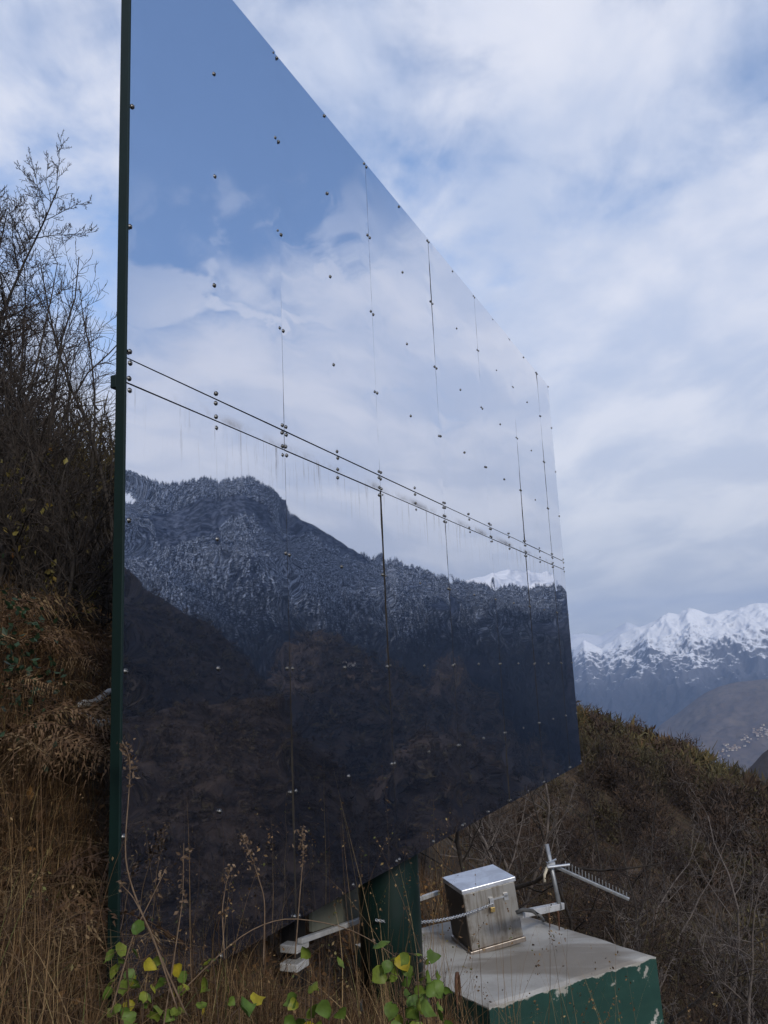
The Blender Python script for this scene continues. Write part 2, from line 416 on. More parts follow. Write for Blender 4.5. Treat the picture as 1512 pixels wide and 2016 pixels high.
spurs = [
 ('a', [M(150, 1190), M(200, 1230), M(238, 1266), M(262, 1300), M(286, 1348), M(300, 1400), M(315, 1480), M(330, 1580), M(350, 1700)], 900, 480, -27, 61, 84),
 ('b', [M(150, 1050), M(246, 1122), M(278, 1152), M(337, 1178), M(381, 1213), M(420, 1230), M(456, 1265), M(488, 1305), M(512, 1340), M(540, 1357), M(570, 1400), M(620, 1500), M(680, 1650)], 1350, 700, -24, 49, 84),
 ('c', [M(150, 1450), M(300, 1425), M(400, 1400), M(500, 1382), M(571, 1387), M(646, 1448), M(702, 1513), M(741, 1573), M(779, 1633), M(800, 1690), M(830, 1800), M(870, 1900)], 620, 300, -34, 44, 84),
 ('d', [M(480, 1420), M(560, 1300), M(600, 1260), M(640, 1236), M(690, 1262), M(740, 1300), M(790, 1322), M(840, 1350), M(870, 1392), M(930, 1432), M(990, 1500), M(1050, 1600)], 1750, 950, -17, 38, 62),
 ('e', [M(780, 1430), M(850, 1370), M(880, 1310), M(904, 1292), M(935, 1338), M(973, 1384), M(1005, 1425), M(1035, 1452), M(1055, 1436), M(1080, 1432), M(1105, 1470), M(1140, 1490)], 2100, 1100, -15, 33, 52),
 ('f', [M(640, 1640), M(760, 1520), M(840, 1450), M(900, 1440), M(960, 1475), M(1000, 1520), M(1050, 1530), M(1100, 1560), M(1143, 1580)], 1100, 420, -30, 33, 60),
]
MW = m_wood('spur_wood', (.024, .018, .017), (.050, .035, .027), (.013, .011, .012), .02)
SP = {}
for nm, rp, dr, db, eb, h0, h1 in spurs:
    ly = Layer(rp, dr, db, eb, .05, 70 + ord(nm), .9, .10, 1.6 / dr * 2.2, back=.3)
    SP[nm] = (ly, h0, h1)
    ly.build('wooded_spur', MW, h0, h1, 160, 90)

# valley floor: one sheet to the horizon
def m_valley():
    return m_wood('valley_floor', (.07, .06, .05), (.09, .085, .06), (.05, .05, .045), .003)
mb = MB(); th = np.radians(np.linspace(0, 360, 97)); r_ = np.concatenate([[1.], np.geomspace(400, 26000, 40)])
TH, RR = np.meshgrid(th, r_, indexing='ij'); grid_mesh(mb, np.sin(TH) * RR, np.cos(TH) * RR, -1150 + 40 * fbm(np.sin(TH) * RR * .001, np.cos(TH) * RR * .001, 3, 4))
tag(mb.build('valley', m_valley(), smooth=True), kind='structure')

# ------------------------------------------------------------------ far woods (nobody could count them)
def cones(pos, hgt, seed):
    """small conifers: two stacked skirts of five faces"""
    g = np.random.default_rng(seed); n = len(pos); k = 5
    a = g.random((n, 1)) * 6.28 + np.arange(k)[None, :] * 2 * math.pi / k
    def ring(rad, z): 
        jr = rad[:, None] * (.75 + .5 * g.random((n, k)))
        return np.stack([pos[:, 0, None] + np.cos(a) * jr, pos[:, 1, None] + np.sin(a) * jr, pos[:, 2, None] + (z * hgt)[:, None] * np.ones((1, k))], -1)
    rA = ring(hgt * .22, np.full(n, .08)); rB = ring(hgt * .16, np.full(n, .45))
    tA = pos + np.stack([0 * hgt, 0 * hgt, hgt * .68], -1); tB = pos + np.stack([(g.random(n) - .5) * hgt * .1, 0 * hgt, hgt], -1)
    Vv = np.concatenate([rA, tA[:, None, :], rB, tB[:, None, :]], 1)
    base = np.arange(n)[:, None, None] * 12
    j = np.arange(k); t1 = np.stack([j, (j + 1) % k, np.full(k, 5)], -1); t2 = np.stack([6 + j, 6 + (j + 1) % k, np.full(k, 11)], -1)
    T = (base + np.concatenate([t1, t2])[None]).reshape(-1, 3)
    return Vv.reshape(-1, 3), T, np.repeat(g.random(n), 12)
def puffs(pos, rad, per, seed, size=.3, squash=1.2, thin=0):
    """bare and half-bare crowns: many small twig-clump triangles spread through each crown's volume"""
    g = np.random.default_rng(seed); n = len(pos)
    d = g.normal(size=(n, per, 3)); d /= np.linalg.norm(d, axis=2)[:, :, None]
    rr_ = g.random((n, per, 1)) ** .45
    lump = 1 + .35 * np.sin(d[:, :, 0:1] * 4 + g.random((n, 1, 1)) * 9) * np.cos(d[:, :, 1:2] * 5 + g.random((n, 1, 1)) * 9)
    c = pos[:, None, :] + d * rr_ * lump * rad[:, None, None] * np.array([1, 1, squash]) + np.array([0, 0, 1.0]) * (rad[:, None, None] * .9)
    s = size * rad[:, None, None] * (.5 + g.random((n, per, 1)))
    tri = c[:, :, None, :] + s[:, :, None, :] * g.normal(size=(n, per, 3, 3)) * .6
    if thin:
        ax = d * .8 + np.array([0, 0, .5]) + g.normal(size=(n, per, 3)) * .75
        tri = c[:, :, None, :] + s[:, :, None, :] * g.normal(size=(n, per, 3, 3)) * thin
        tri[:, :, 0, :] += s * ax * 1.6
    else:
        tri[:, :, 0, :] += s * d * .9
        tri[:, :, 0, 2] += s[:, :, 0] * .5
    T = np.arange(n * per * 3).reshape(-1, 3)
    tint = np.clip(np.repeat(g.random(n), per * 3) * .75 + g.random(n * per * 3) * .25, 0, 1)
    return tri.reshape(-1, 3), T, tint
def m_frost():
    m, nt, b = mat('frosted_conifer', (.05, .05, .06), .9, 0, .15)
    g = nt.nodes.new('ShaderNodeNewGeometry'); p = g.outputs['Position']; z = sepz(nt, p)[2]
    a = nt.nodes.new('ShaderNodeAttribute'); a.attribute_name = 'tint'
    n = noise(nt, p, .004, 6, .6)
    zz = math_n(nt, 'MULTIPLY_ADD', n, 260, z); zz = math_n(nt, 'MULTIPLY_ADD', a.outputs['Fac'], 130, zz)
    f = smooth(nt, zz, SNOWLINE + 130, SNOWLINE + 430)
    n3 = noise(nt, p, .22, 3, .6)
    f = math_n(nt, 'MULTIPLY', f, smooth(nt, n3, .44, .62))
    c = mix(nt, f, mix(nt, a.outputs['Fac'], (.005, .007, .012), (.012, .013, .018)), (.40, .45, .55))
    L(nt, c, b.inputs['Base Color']); return m
g = np.random.default_rng(3)
n_t = 60000
hh = g.uniform(36, 70, n_t); tt = g.random(n_t) ** .8 * .995
cool = M(428, 1000)[0]
pn = ridged(np.sin(np.radians(hh)) * 2600 * .004, tt * 4, 3, 77)
keep = (pn > .42) & ~((np.abs(hh - cool - .25 * np.sin(tt * 9)) < .10) & (tt > .62))
hh, tt = hh[keep], tt[keep]
x, y, z = forest.pt(hh, tt)
Vv, T, tn = cones(np.stack([x, y, z - 2], -1), g.uniform(11, 30, len(hh)) ** 1.0, 5)
mb = MB(); mb.add(Vv, None, T, tn)
tag(mb.build('conifer_forest', m_frost()), 'frosted conifer forest covering the mountainside across the valley', 'forest', kind='stuff')
mb = MB()
for nm, cnt, rad in (('a', 1400, 5.5), ('b', 4200, 4.5), ('c', 5200, 2.4), ('d', 2600, 8), ('e', 2200, 8), ('f', 1800, 6)):
    ly, h0, h1 = SP[nm]
    hh = g.uniform(max(h0, 34), min(h1, 70), cnt); tt = g.random(cnt)
    x, y, z = ly.pt(hh, tt)
    Vv, T, tn = puffs(np.stack([x, y, z], -1), g.uniform(.5, 1.15, cnt) * rad, 60 if nm == 'c' else 45, ord(nm), .22 if nm == 'c' else .32, 1.1, .45)
    mb.add(Vv, None, T, tn)
tag(mb.build('valley_woods', tinted('valley_twigs', [(0, (.014, .012, .012)), (.45, (.040, .029, .025)), (.75, (.072, .048, .033)), (1, (.11, .09, .042))], .95)), 'bare brown woods on the spurs across the valley', 'woods', kind='stuff')

# woods on the flank beyond the billboard
def flank_pts(n, y0, y1, seed):
    g = np.random.default_rng(seed)
    h = np.radians(g.uniform(4, 36, n)); r = np.sqrt(g.uniform(y0 ** 2, y1 ** 2, n))
    x = np.sin(h) * r; y = np.cos(h) * r
    return np.stack([x, y, ground_z(x, y)], -1)
mb = MB()
for (cnt, ya, yb, ra, rb, per, sz, th_) in ((1700, 85, 215, .9, 2.2, 300, .17, .42), (330, 45, 90, .8, 1.8, 800, .10, .30), (420, 17, 50, .5, 1.2, 700, .08, .16), (2600, 9, 70, .18, .5, 90, .22, .10)):
    P = flank_pts(cnt, ya, yb, cnt)
    patch = fbm(P[:, 0] * .045, P[:, 1] * .045, 3, 8)
    Vv, T, tn = puffs(P, np.random.default_rng(cnt).uniform(ra, rb, len(P)), per, cnt + 1, sz, 1.2, th_)
    tn = np.clip(tn * .8 + np.repeat(sstep(.3, .75, patch), per * 3) * .32 - .08, 0, 1); mb.add(Vv, None, T, tn)
MAT_FLANK = tinted('flank_twigs', [(0, (.018, .014, .012)), (.3, (.040, .028, .022)), (.5, (.072, .047, .032)), (.66, (.065, .058, .030)), (.82, (.105, .088, .038)), (.92, (.13, .072, .034)), (1, (.16, .095, .042))], .95)
tag(mb.build('hillside_woods', MAT_FLANK), 'brown autumn scrub and bare woods covering the slope beyond the billboard', 'woods', kind='stuff')

# ------------------------------------------------------------------ villages
def m_house():
    m, nt, b = mat('house_walls', (.5, .46, .4), .8, 0, .2)
    i = nt.nodes.new('ShaderNodeObjectInfo'); c = ramp(nt, i.outputs['Random'], [(0, (.40, .34, .26)), (.4, (.45, .42, .36)), (.7, (.34, .25, .17)), (1, (.50, .47, .43))])
    L(nt, c, b.inputs['Base Color']); return m
def house_mesh():
    mb = MB(); mb.box((0, 0, 3.2), (11, 9, 6.4), m=0)
    mb.add([(-6, -5, 6.42), (6, -5, 6.42), (6, 5, 6.42), (-6, 5, 6.42), (-6, 0, 9.2), (6, 0, 9.2)], [(0, 1, 5, 4), (2, 3, 4, 5), (3, 2, 1, 0)], [(0, 4, 3), (1, 2, 5)], m=1)
    return mb.build('village_house', [m_house(), mottled('roof_tiles', (.20, .13, .10), (.13, .10, .09), .4)])
h0_ = house_mesh(); g = np.random.default_rng(12)
spots = []
for k in range(64):
    u = g.random(); px = 1408 + 108 * u ** .7; py = 1482 - 46 * u ** .7 + g.normal() * 7 + (6 if u < .4 else 0)
    spots.append((px, py, brown))
for i, (px, py, ly) in enumerate(spots):
    hd, el = view_he(px, py)
    ts = np.linspace(.02, 1, 400); x, y, z = ly.pt(np.full(400, hd), ts)
    ee = np.degrees(np.arctan2(z - EYE, np.hypot(x, y))); k = int(np.argmin(np.abs(ee - el)))
    o = h0_ if i == 0 else h0_.copy()
    if i: COL.objects.link(o)
    o.location = (x[k], y[k], z[k] + .5); o.rotation_euler = (0, 0, g.random() * 3.1); s = g.uniform(1.0, 2.1); o.scale = (s, s, s * .9)
    tag(o, 'small pale house in the far village on the valley side', 'house', 'houses of the far village')
for i in range(9):
    hd, el = mirror_he(692 + i * 6 + g.normal() * 2, 1309 + i * 2.4 + g.normal() * 2)
    ly = SP['d'][0]; ts = np.linspace(.02, 1, 400); x, y, z = ly.pt(np.full(400, hd), ts)
    ee = np.degrees(np.arctan2(z - EYE, np.hypot(x, y))); k = int(np.argmin(np.abs(ee - el)))
    o = h0_.copy(); COL.objects.link(o); o.location = (x[k], y[k], z[k] + 3); o.rotation_euler = (0, 0, g.random() * 3.1); o.scale = (.62, .62, .55)
    tag(o, 'white house in the hamlet reflected halfway down the mirror', 'house', 'houses of the reflected hamlet')

# ------------------------------------------------------------------ the mirror billboard
S0, SW, SR = 2.2817, 1.1021, 9.4469
ZT, ZB1, ZB2, ZB = 3.2488 + EYE, 1.1788 + EYE, 1.0833 + EYE, -1.0085 + EYE
D_M = 2.0
org = S0 * MV + D_M * NV                      # left end of the mirror plane
root = empty('mirror_billboard', (org[0], org[1], 0), math.pi / 2 - MYAW)   # local x along the face, local -y out of the face towards the valley
tag(root, 'huge mirror-clad panel reflector on a green column, reflecting the mountain', 'reflector')
W_ALL = SR - S0
def m_mirror():
    m, nt, b = mat('polished_steel', (.62, .66, .74), .012, 1.0, .5)
    co = obj_co(nt); s = sepz(nt, co)
    # grime running down from the joints of the narrow band
    st = noise(nt, mapping(nt, co, (0, 0, 0), (0, 0, 0), (9, 1, .55)), 3.0, 5, .7)
    n2 = noise(nt, co, 2.0, 5, .6)
    below = math_n(nt, 'MULTIPLY', smooth(nt, s[2], ZB2 - .32, ZB2), smooth(nt, s[2], ZB2 + .03, ZB2 - .005))
    inb = math_n(nt, 'MULTIPLY', smooth(nt, s[2], ZB2 - .002, ZB2 + .012), smooth(nt, s[2], ZB2 + .06, ZB2 + .01))
    gr = math_n(nt, 'MULTIPLY', smooth(nt, st, .52, .78), math_n(nt, 'MULTIPLY', below, .8))
    gr2 = math_n(nt, 'MULTIPLY', smooth(nt, n2, .48, .72), math_n(nt, 'MULTIPLY', inb, .6))
    gsum = math_n(nt, 'MAXIMUM', gr, gr2)
    gen = math_n(nt, 'MULTIPLY', smooth(nt, noise(nt, co, 1.1, 6, .65), .4, .75), .06)
    c = mix(nt, gsum, (.80, .815, .86), (.20, .15, .10)); c = mix(nt, gen, c, (.45, .45, .47))
    L(nt, c, b.inputs['Base Color'])
    r = math_n(nt, 'MULTIPLY_ADD', gsum, .5, .012); r = math_n(nt, 'MULTIPLY_ADD', gen, .12, r); L(nt, r, b.inputs['Roughness'])
    return m
MM = m_mirror()
M_GREEN = mottled('green_paint', (.0022, .010, .0085), (.003, .014, .0115), 3, .55, 0, .001, c3=(.004, .012, .011), scale3=1.3)
M_GREEN2 = mottled('green_column_paint', (.002, .0105, .0085), (.003, .015, .012), 2.5, .5, 0, .001)
M_STEEL = mottled('bolt_steel', (.15, .15, .15), (.08, .078, .075), 30, .42, 1.0)
M_BLACK = mottled('black_steel', (.008, .008, .009), (.013, .012, .012), 8, .55)
M_DARK = mottled('seam_backing', (.02, .018, .016), (.035, .03, .025), 5, .8)
M_GALV = mottled('galvanised_steel', (.55, .56, .57), (.42, .43, .45), 14, .42, .85)
M_WHITE = mottled('pale_aluminium', (.50, .50, .50), (.36, .36, .36), 10, .45, .3)

xs = [k * SW for k in range(7)] + [W_ALL]
bolt_list = []        # (panel index, x, z)
rows = [('up', ZB1, ZT), ('band', ZB2, ZB1), ('low', ZB, ZB2)]
gp = np.random.default_rng(21)
panels = []
allbolts = []
for rn, z0, z1 in rows:
    for i in range(7):
        x0, x1 = xs[i], xs[i + 1]
        gx = .0021; gl = .0035
        zz0 = z0 + (gl if rn != 'low' else 0); zz1 = z1 - (gl if rn != 'up' else 0)
        xx0 = x0 + (gx if i else 0); xx1 = x1 - (gx if i < 6 else 0)
        half = i == 6
        cols = [xx0 + .016, xx1 - .016] if half else [xx0 + .016, (xx0 + xx1) / 2, xx1 - .016]
        if rn == 'band': rws = [zz0 + .014, zz1 - .014]
        elif rn == 'up': rws = [zz0 + .02] + [z0 + (z1 - z0) * f for f in (.25, .5, .75)] + [zz1 - .02]
        else: rws = [zz0 + .02] + [z0 + (z1 - z0) * f for f in (.255, .51, .76)] + [zz1 - .02]
        pb = [(cx_ + gp.normal() * .003, cz_ + gp.normal() * .003) for cx_ in cols for cz_ in rws]
        nx = 62 if not half else 32; nz = 130 if rn != 'band' else 8
        X, Zg = np.meshgrid(np.linspace(xx0, xx1, nx), np.linspace(zz0, zz1, nz), indexing='ij')
        dsp = np.zeros_like(X)
        sd_ = int(gp.integers(1000))
        u_ = (X - xx0) / (xx1 - xx0); v_ = (Zg - zz0) / (zz1 - zz0)
        dsp += (fbm(X * 1.2 + sd_, Zg * 1.6, 1, sd_, .25) - .5) * .0034             # oil-canning
        dsp += .00014 * np.cos(2 * math.pi * u_ * (1 if half else 2)) * np.cos(2 * math.pi * v_ * 4) * gp.uniform(.4, 1.2)   # quilting between the bolts
        wv = fbm(Zg * 3.1 + sd_, 0 * X + .5, 2, sd_ + 3)
        dsp += .00014 * np.sin(Zg * 2 * math.pi / .34 + 5 * wv) * (.25 + .75 * fbm(X * 2 + sd_, Zg * .8, 2, sd_ + 8))
        for bx, bz in pb:
            r2 = (X - bx) ** 2 + (Zg - bz) ** 2; rr_ = np.sqrt(r2)
            dsp += -.00018 * np.exp(-r2 / (2 * .05 ** 2)) * gp.uniform(.4, 1.3)
            dsp += .00006 * np.exp(-r2 / (2 * .09 ** 2)) * np.cos(rr_ * 2 * math.pi / .085)
        for ex in (xx0, xx1):
            e = np.exp(-((X - ex) / .12) ** 2)
            dsp += e * np.sin(Zg * 2 * math.pi / gp.uniform(.16, .34) + gp.random() * 6) * gp.uniform(.00020, .00045)
            dsp += np.exp(-((X - ex) / .05) ** 2) * gp.normal() * .00018
        tx, tz = gp.normal(size=2) * (.0024, .0015)
        if rn == 'band': tx, tz = 0, 0; dsp *= .3
        dsp += (X - (xx0 + xx1) / 2) * tx + (Zg - (zz0 + zz1) / 2) * tz
        mb = MB(); thick = .004
        n, k = X.shape
        # front face (towards local -y), back and rim
        front = np.stack([X, -thick + dsp, Zg], -1).reshape(-1, 3); back = np.stack([X, 0 * X + .012, Zg], -1).reshape(-1, 3)
        ii = np.arange(n - 1)[:, None] * k; jj = np.arange(k - 1)[None, :]
        Qf = np.stack([ii + jj, ii + k + jj, ii + k + jj + 1, ii + jj + 1], -1).reshape(-1, 4)
        mb.add(front, Qf)
        ring = [q * k for q in range(n)] + [(n - 1) * k + q for q in range(1, k)] + [q * k + k - 1 for q in range(n - 2, -1, -1)] + [q for q in range(k - 2, 0, -1)]
        nr = len(ring); off = mb.n
        rf = front[ring]; rb = rf.copy(); rb[:, 1] = .004
        mb.add(np.vstack([rf, rb]), [(q, nr + q, nr + (q + 1) % nr, (q + 1) % nr) for q in range(nr)], m=1)
        o = mb.build('band_panel' if rn == 'band' else 'mirror_panel', [MM, M_DARK], root, smooth=True)
        panels.append(o)
        for bx, bz in pb: allbolts.append((o, bx, bz))
# bolts: a domed head on a washer; those nearest the viewer are pieces of their own
def bolt_shape(mb, x, z):
    k = 12; a = np.arange(k) * 2 * math.pi / k
    prof_ = [(.0100, -.004), (.0100, -.0064), (.0062, -.0068), (.0060, -.0092), (.0045, -.0115), (.0028, -.0117), (.0024, -.0098)]
    Vv = []
    for r, yv in prof_: Vv += [(x + math.cos(q) * r, yv, z + math.sin(q) * r) for q in a]
    Vv.append((x, -.0098, z))
    Q = [(p * k + j, p * k + (j + 1) % k, (p + 1) * k + (j + 1) % k, (p + 1) * k + j) for p in range(len(prof_) - 1) for j in range(k)]
    l = (len(prof_) - 1) * k; T = [(l + j, l + (j + 1) % k, len(Vv) - 1) for j in range(k)]
    mb.add(Vv, Q, T)
def bkey(b):
    p = org + MV * b[1]; return math.hypot(p[0], p[1]) ** 2 + (b[2] - EYE) ** 2
def in_frame(b):
    p = org + MV * b[1] - np.array([0, 0, EYE - b[2]]); dz = p @ cF
    yy = 1008 - F_PX * (p @ cU) / dz; xx = 756 + F_PX * (p @ cR) / dz
    return 0 < yy < 2016 and 0 < xx < 1512
order = sorted(allbolts, key=lambda b: bkey(b) + (0 if in_frame(b) else 1000))
for o, bx, bz in order[:100]:
    mb = MB(); bolt_shape(mb, bx, bz); mb.build('bolt', M_STEEL, o, True)
mb = MB()
for o, bx, bz in order[100:]: bolt_shape(mb, bx, bz)
tag(mb.build('bolt', M_STEEL, root, True), kind='stuff')
# backing, edge channel and steel skeleton behind the panels
MB().box((W_ALL / 2, .014, (ZT + ZB) / 2), (W_ALL - .004, .012, ZT - ZB - .004)).build('backing_sheet', M_DARK, root)
bevel(MB().box((-.008, .012, (ZT + ZB) / 2), (.012, .042, ZT - ZB + .01)).build('edge_channel', M_GREEN, root), .002)
MB().box((W_ALL + .004, .016, (ZT + ZB) / 2), (.005, .034, ZT - ZB + .004)).build('edge_trim', M_GALV, root)
mb = MB()
for zz in (ZB + .1, (ZB + ZB2) / 2, ZB2 + .05, (ZB1 + ZT) / 2, ZT - .1): mb.box((W_ALL / 2 + .12, .085, zz), (W_ALL - .5, .11, .09))
mb.build('cross_beam', M_GREEN, root)
bevel(MB().box((.002, .045, ZB1 - .085), (.03, .028, .05)).build('beam_bracket', M_GREEN, root), .004)
mb = MB()
for xx in (.9, 2.2, 3.6, 5.0, 6.4): mb.box((xx, .19, (ZT + ZB) / 2 + .1), (.12, .10, ZT - ZB - .5))
mb.build('upright', M_GREEN, root)
# column
def to_local(p):
    q = np.array(p, float) - org; return (q @ MV, q @ NV, p[2])
COLP = at(768, 1800, 5.75)
cl = to_local((COLP[0], COLP[1], 0))
PZ = -.42
ta = np.linspace(PZ + .03, ZT - 1.3, 8)
MB().tube(np.stack([np.full(8, cl[0]), np.full(8, cl[1]), ta], -1), .195, 40).build('support_column', M_GREEN2, root, True)
mb = MB(); mb.tube([(cl[0], cl[1], PZ + .002), (cl[0], cl[1], PZ + .03)], .225, 40); mb.build('column_flange', M_GREEN2, root)
pp = to_local(at(579, 1880, 5.6))
pb_ = bevel(MB().box((pp[0], pp[1], .30), (.125, .10, 1.5)).build('support_post', M_BLACK, root), .006)
for yy in (1862, 1898):
    q = at(577, yy, 5.52); ql = to_local(q)
    bevel(MB().box((ql[0], ql[1] - .01, q[2]), (.145, .12, .045)).build('clamp_band', M_WHITE, pb_), .006)

# ------------------------------------------------------------------ plinth, box, chain, antenna
A_H = R_(58.0)
AX = np.array([math.sin(A_H), math.cos(A_H), 0]); BX = np.array([-math.cos(A_H), math.sin(A_H), 0])
Rc = at_z(1291, 1880, PZ)                    # the plinth's right-hand corner
def plp(a, b, z): return Rc + AX * a + BX * b + np.array([0, 0, z - PZ])
def m_conc():
    m, nt, b = mat('weathered_concrete', (.3, .3, .28), .92, 0, .2)
    p = geo_pos(nt); n = noise(nt, p, 3.2, 6, .6); n2 = noise(nt, p, 60, 4, .7); n3 = noise(nt, mapping(nt, p, (0, 0, 0), (0, 0, .6), (.8, 2.0, 1)), 1.0, 5, .5, .3)
    c = mix(nt, smooth(nt, n, .35, .68), (.39, .375, .345), (.30, .285, .26))
    c = mix(nt, math_n(nt, 'MULTIPLY', smooth(nt, n3, .44, .56), .85), c, (.20, .175, .145))
    c = mix(nt, math_n(nt, 'MULTIPLY', smooth(nt, n2, .55, .8), .5), c, (.15, .14, .12))
    L(nt, c, b.inputs['Base Color']); bump(nt, b, n2, .5, .006); return m
def m_greenwall():
    m, nt, b = mat('green_painted_concrete', (.02, .08, .06), .75, 0, .3)
    p = geo_pos(nt); z = sepz(nt, p)[2]; n = noise(nt, p, 9, 6, .65); n2 = noise(nt, p, 2.6, 5, .6); n3 = noise(nt, p, 45, 4, .7)
    g_ = mix(nt, smooth(nt, n2, .35, .7), (.007, .032, .025), (.011, .044, .034)); g_ = mix(nt, math_n(nt, 'MULTIPLY', smooth(nt, n3, .5, .75), .4), g_, (.007, .026, .021))
    chip = smooth(nt, math_n(nt, 'MULTIPLY_ADD', n, .6, n2), .90, .945)
    edge = smooth(nt, math_n(nt, 'MULTIPLY_ADD', math_n(nt, 'SUBTRACT', n, .5), .10, z), PZ - .026, PZ - .018)
    board = nt.nodes.new('ShaderNodeTexWave'); board.wave_type = 'BANDS'; board.bands_direction = 'Z'; board.inputs['Scale'].default_value = 2.2; board.inputs['Distortion'].default_value = .3; L(nt, p, board.inputs[0])
    c = mix(nt, math_n(nt, 'MULTIPLY', smooth(nt, board.outputs[1], .12, .0), .5), g_, (.012, .04, .03))
    c = mix(nt, math_n(nt, 'MAXIMUM', chip, edge), c, mix(nt, smooth(nt, n, .4, .6), (.36, .35, .32), (.24, .23, .2)))
    L(nt, c, b.inputs['Base Color']); bump(nt, b, n, .35, .01); return m
mb = MB()
LA, LB, HP = 1.50, 1.68, 1.9
# top slab as a fine grid with a slightly worn rim
ga, gb = np.linspace(-LA, 0, 56), np.linspace(0, LB, 48)
GA, GB = np.meshgrid(ga, gb, indexing='ij')
wear = .012 * (fbm(GA * 9, GB * 9, 4, 2) - .3)
edge_d = np.minimum(np.minimum(-GA, GA + LA), np.minimum(GB, LB - GB))
zt = PZ + (fbm(GA * 3, GB * 3, 4, 6) - .5) * .012 - np.exp(-edge_d / .02) * (.012 + wear)
Pt = Rc[None, None, :2] + GA[..., None] * AX[:2] + GB[..., None] * BX[:2]
grid_mesh(mb, Pt[..., 0], Pt[..., 1], zt)
mb.QM[-1][:] = 0
n_a, n_b = GA.shape
ringi = [(i, 0) for i in range(n_a)] + [(n_a - 1, j) for j in range(1, n_b)] + [(i, n_b - 1) for i in range(n_a - 2, -1, -1)] + [(0, j) for j in range(n_b - 2, 0, -1)]
tp = np.array([(Pt[i, j, 0], Pt[i, j, 1], zt[i, j]) for i, j in ringi]); bt = tp.copy(); bt[:, 2] = PZ - HP
cen = tp.mean(0); bt[:, :2] += (bt[:, :2] - cen[:2]) * .035
nr = len(tp); mb.add(np.vstack([tp, bt]), [(q, nr + q, nr + (q + 1) % nr, (q + 1) % nr) for q in range(nr)], m=1)
plinth = mb.build('concrete_plinth', [m_conc(), m_greenwall()])
tag(plinth, 'concrete block with chipped green paint on its sides under the mirror billboard', 'plinth')
M_RUST = mottled('rusty_rebar', (.07, .035, .022), (.12, .06, .035), 40, .85, .3, .001)
def loop(p, w, h, dirv):
    a = np.linspace(0, math.pi, 14)
    pts = [p - dirv * w + np.array([0, 0, -.05])] + [p + dirv * (-w * math.cos(q)) + np.array([0, 0, h * .55 + h * .45 * math.sin(q)]) for q in a] + [p + dirv * w + np.array([0, 0, -.05])]
    return MB().tube(pts, .011, 8).build('lifting_loop', M_RUST, plinth, True)
loop(at_z(1092, 1828, PZ), .055, .19, BX)
loop(at_z(903, 1975, PZ), .055, .17, (AX + BX) / 1.414)

def m_box():
    m, nt, b = mat('stained_stainless', (.45, .44, .42), .42, .75, .5)
    co = obj_co(nt); st = noise(nt, mapping(nt, co, (0, 0, 0), (0, 0, 0), (14, 14, 1.2)), 2.0, 6, .65); n = noise(nt, co, 7, 6, .6)
    c = mix(nt, smooth(nt, st, .42, .7), (.36, .345, .32), (.20, .18, .155)); c = mix(nt, math_n(nt, 'MULTIPLY', smooth(nt, n, .50, .70), .7), c, (.15, .12, .085))
    z = sepz(nt, co)[2]; c = mix(nt, math_n(nt, 'MULTIPLY', smooth(nt, math_n(nt, 'MULTIPLY_ADD', n, .12, z), .17, .05), .6), c, (.20, .14, .10))
    L(nt, c, b.inputs['Base Color']); r = math_n(nt, 'MULTIPLY_ADD', st, .3, .28); L(nt, r, b.inputs['Roughness']); return m
def m_lid():
    m, nt, b = mat('lid_aluminium', (.6, .62, .66), .25, .9, .5)
    co = obj_co(nt); n = noise(nt, co, 6, 5, .6, .5); n2 = noise(nt, co, 40, 4, .6)
    L(nt, mix(nt, smooth(nt, n, .35, .65), (.62, .64, .68), (.46, .47, .50)), b.inputs['Base Color'])
    L(nt, math_n(nt, 'MULTIPLY_ADD', n2, .25, .30), b.inputs['Roughness']); bump(nt, b, n, .10, .006); return m
# box: local x along AX (front face is local -y, facing the viewer)
bc = at_z(930, 1870, PZ + .03); bc2 = at_z(1033, 1855, PZ + .03)
fx = bc2 - bc; fx[2] = 0; bw = float(np.linalg.norm(fx)); fx /= bw; fy = np.array([-fx[1], fx[0], 0])
bd, bh = .40, .40
print('BOX width', bw, 'heading', math.degrees(math.atan2(fx[0], fx[1])))
bctr = (bc + bc2) / 2 + fy * bd / 2
ebox = empty('equipment_box', (bctr[0], bctr[1], PZ + .012), math.atan2(fx[1], fx[0]))
ebox.rotation_euler = (R_(1.5), R_(-7), math.atan2(fx[1], fx[0]))
tag(ebox, 'tilted stained metal box with shiny flat lid standing on the concrete block', 'metal box')
MBX = m_box()
bevel(MB().box((0, 0, .02), (bw + .03, bd + .01, .035)).build('base_plate', MBX, ebox), .004)
bevel(MB().box((0, 0, .04 + bh / 2), (bw, bd, bh)).build('body', MBX, ebox), .006)
bevel(MB().box((-bw / 2 - .002, 0, .04 + bh / 2), (.004, bd - .014, bh - .014)).build('dark_left_side', mottled('dark_brown_side', (.035, .026, .020), (.055, .042, .034), 6, .6), ebox), .001)['label'] = 'dark brown left side'  # thin layer that colours the left face dark brown, darker than the body
bevel(MB().box((0, 0, .04 + bh + .015), (bw + .022, bd + .022, .034)).build('lid', m_lid(), ebox), .005)
mb = MB(); mb.box((.07, -bd / 2 - .009, bh - .045), (.13, .006, .012)); mb.box((.12, -bd / 2 - .006, bh - .05), (.035, .012, .05)); mb.box((0.0, -bd / 2 - .010, bh - .055), (.03, .010, .05))
mb.build('hasp', M_GALV, ebox)
mb = MB()
for zz in (.12, .30): mb.box((-bw / 2 + .02, -bd / 2 - .003, zz), (.012, .008, .05))
mb.build('hinge', MBX, ebox)

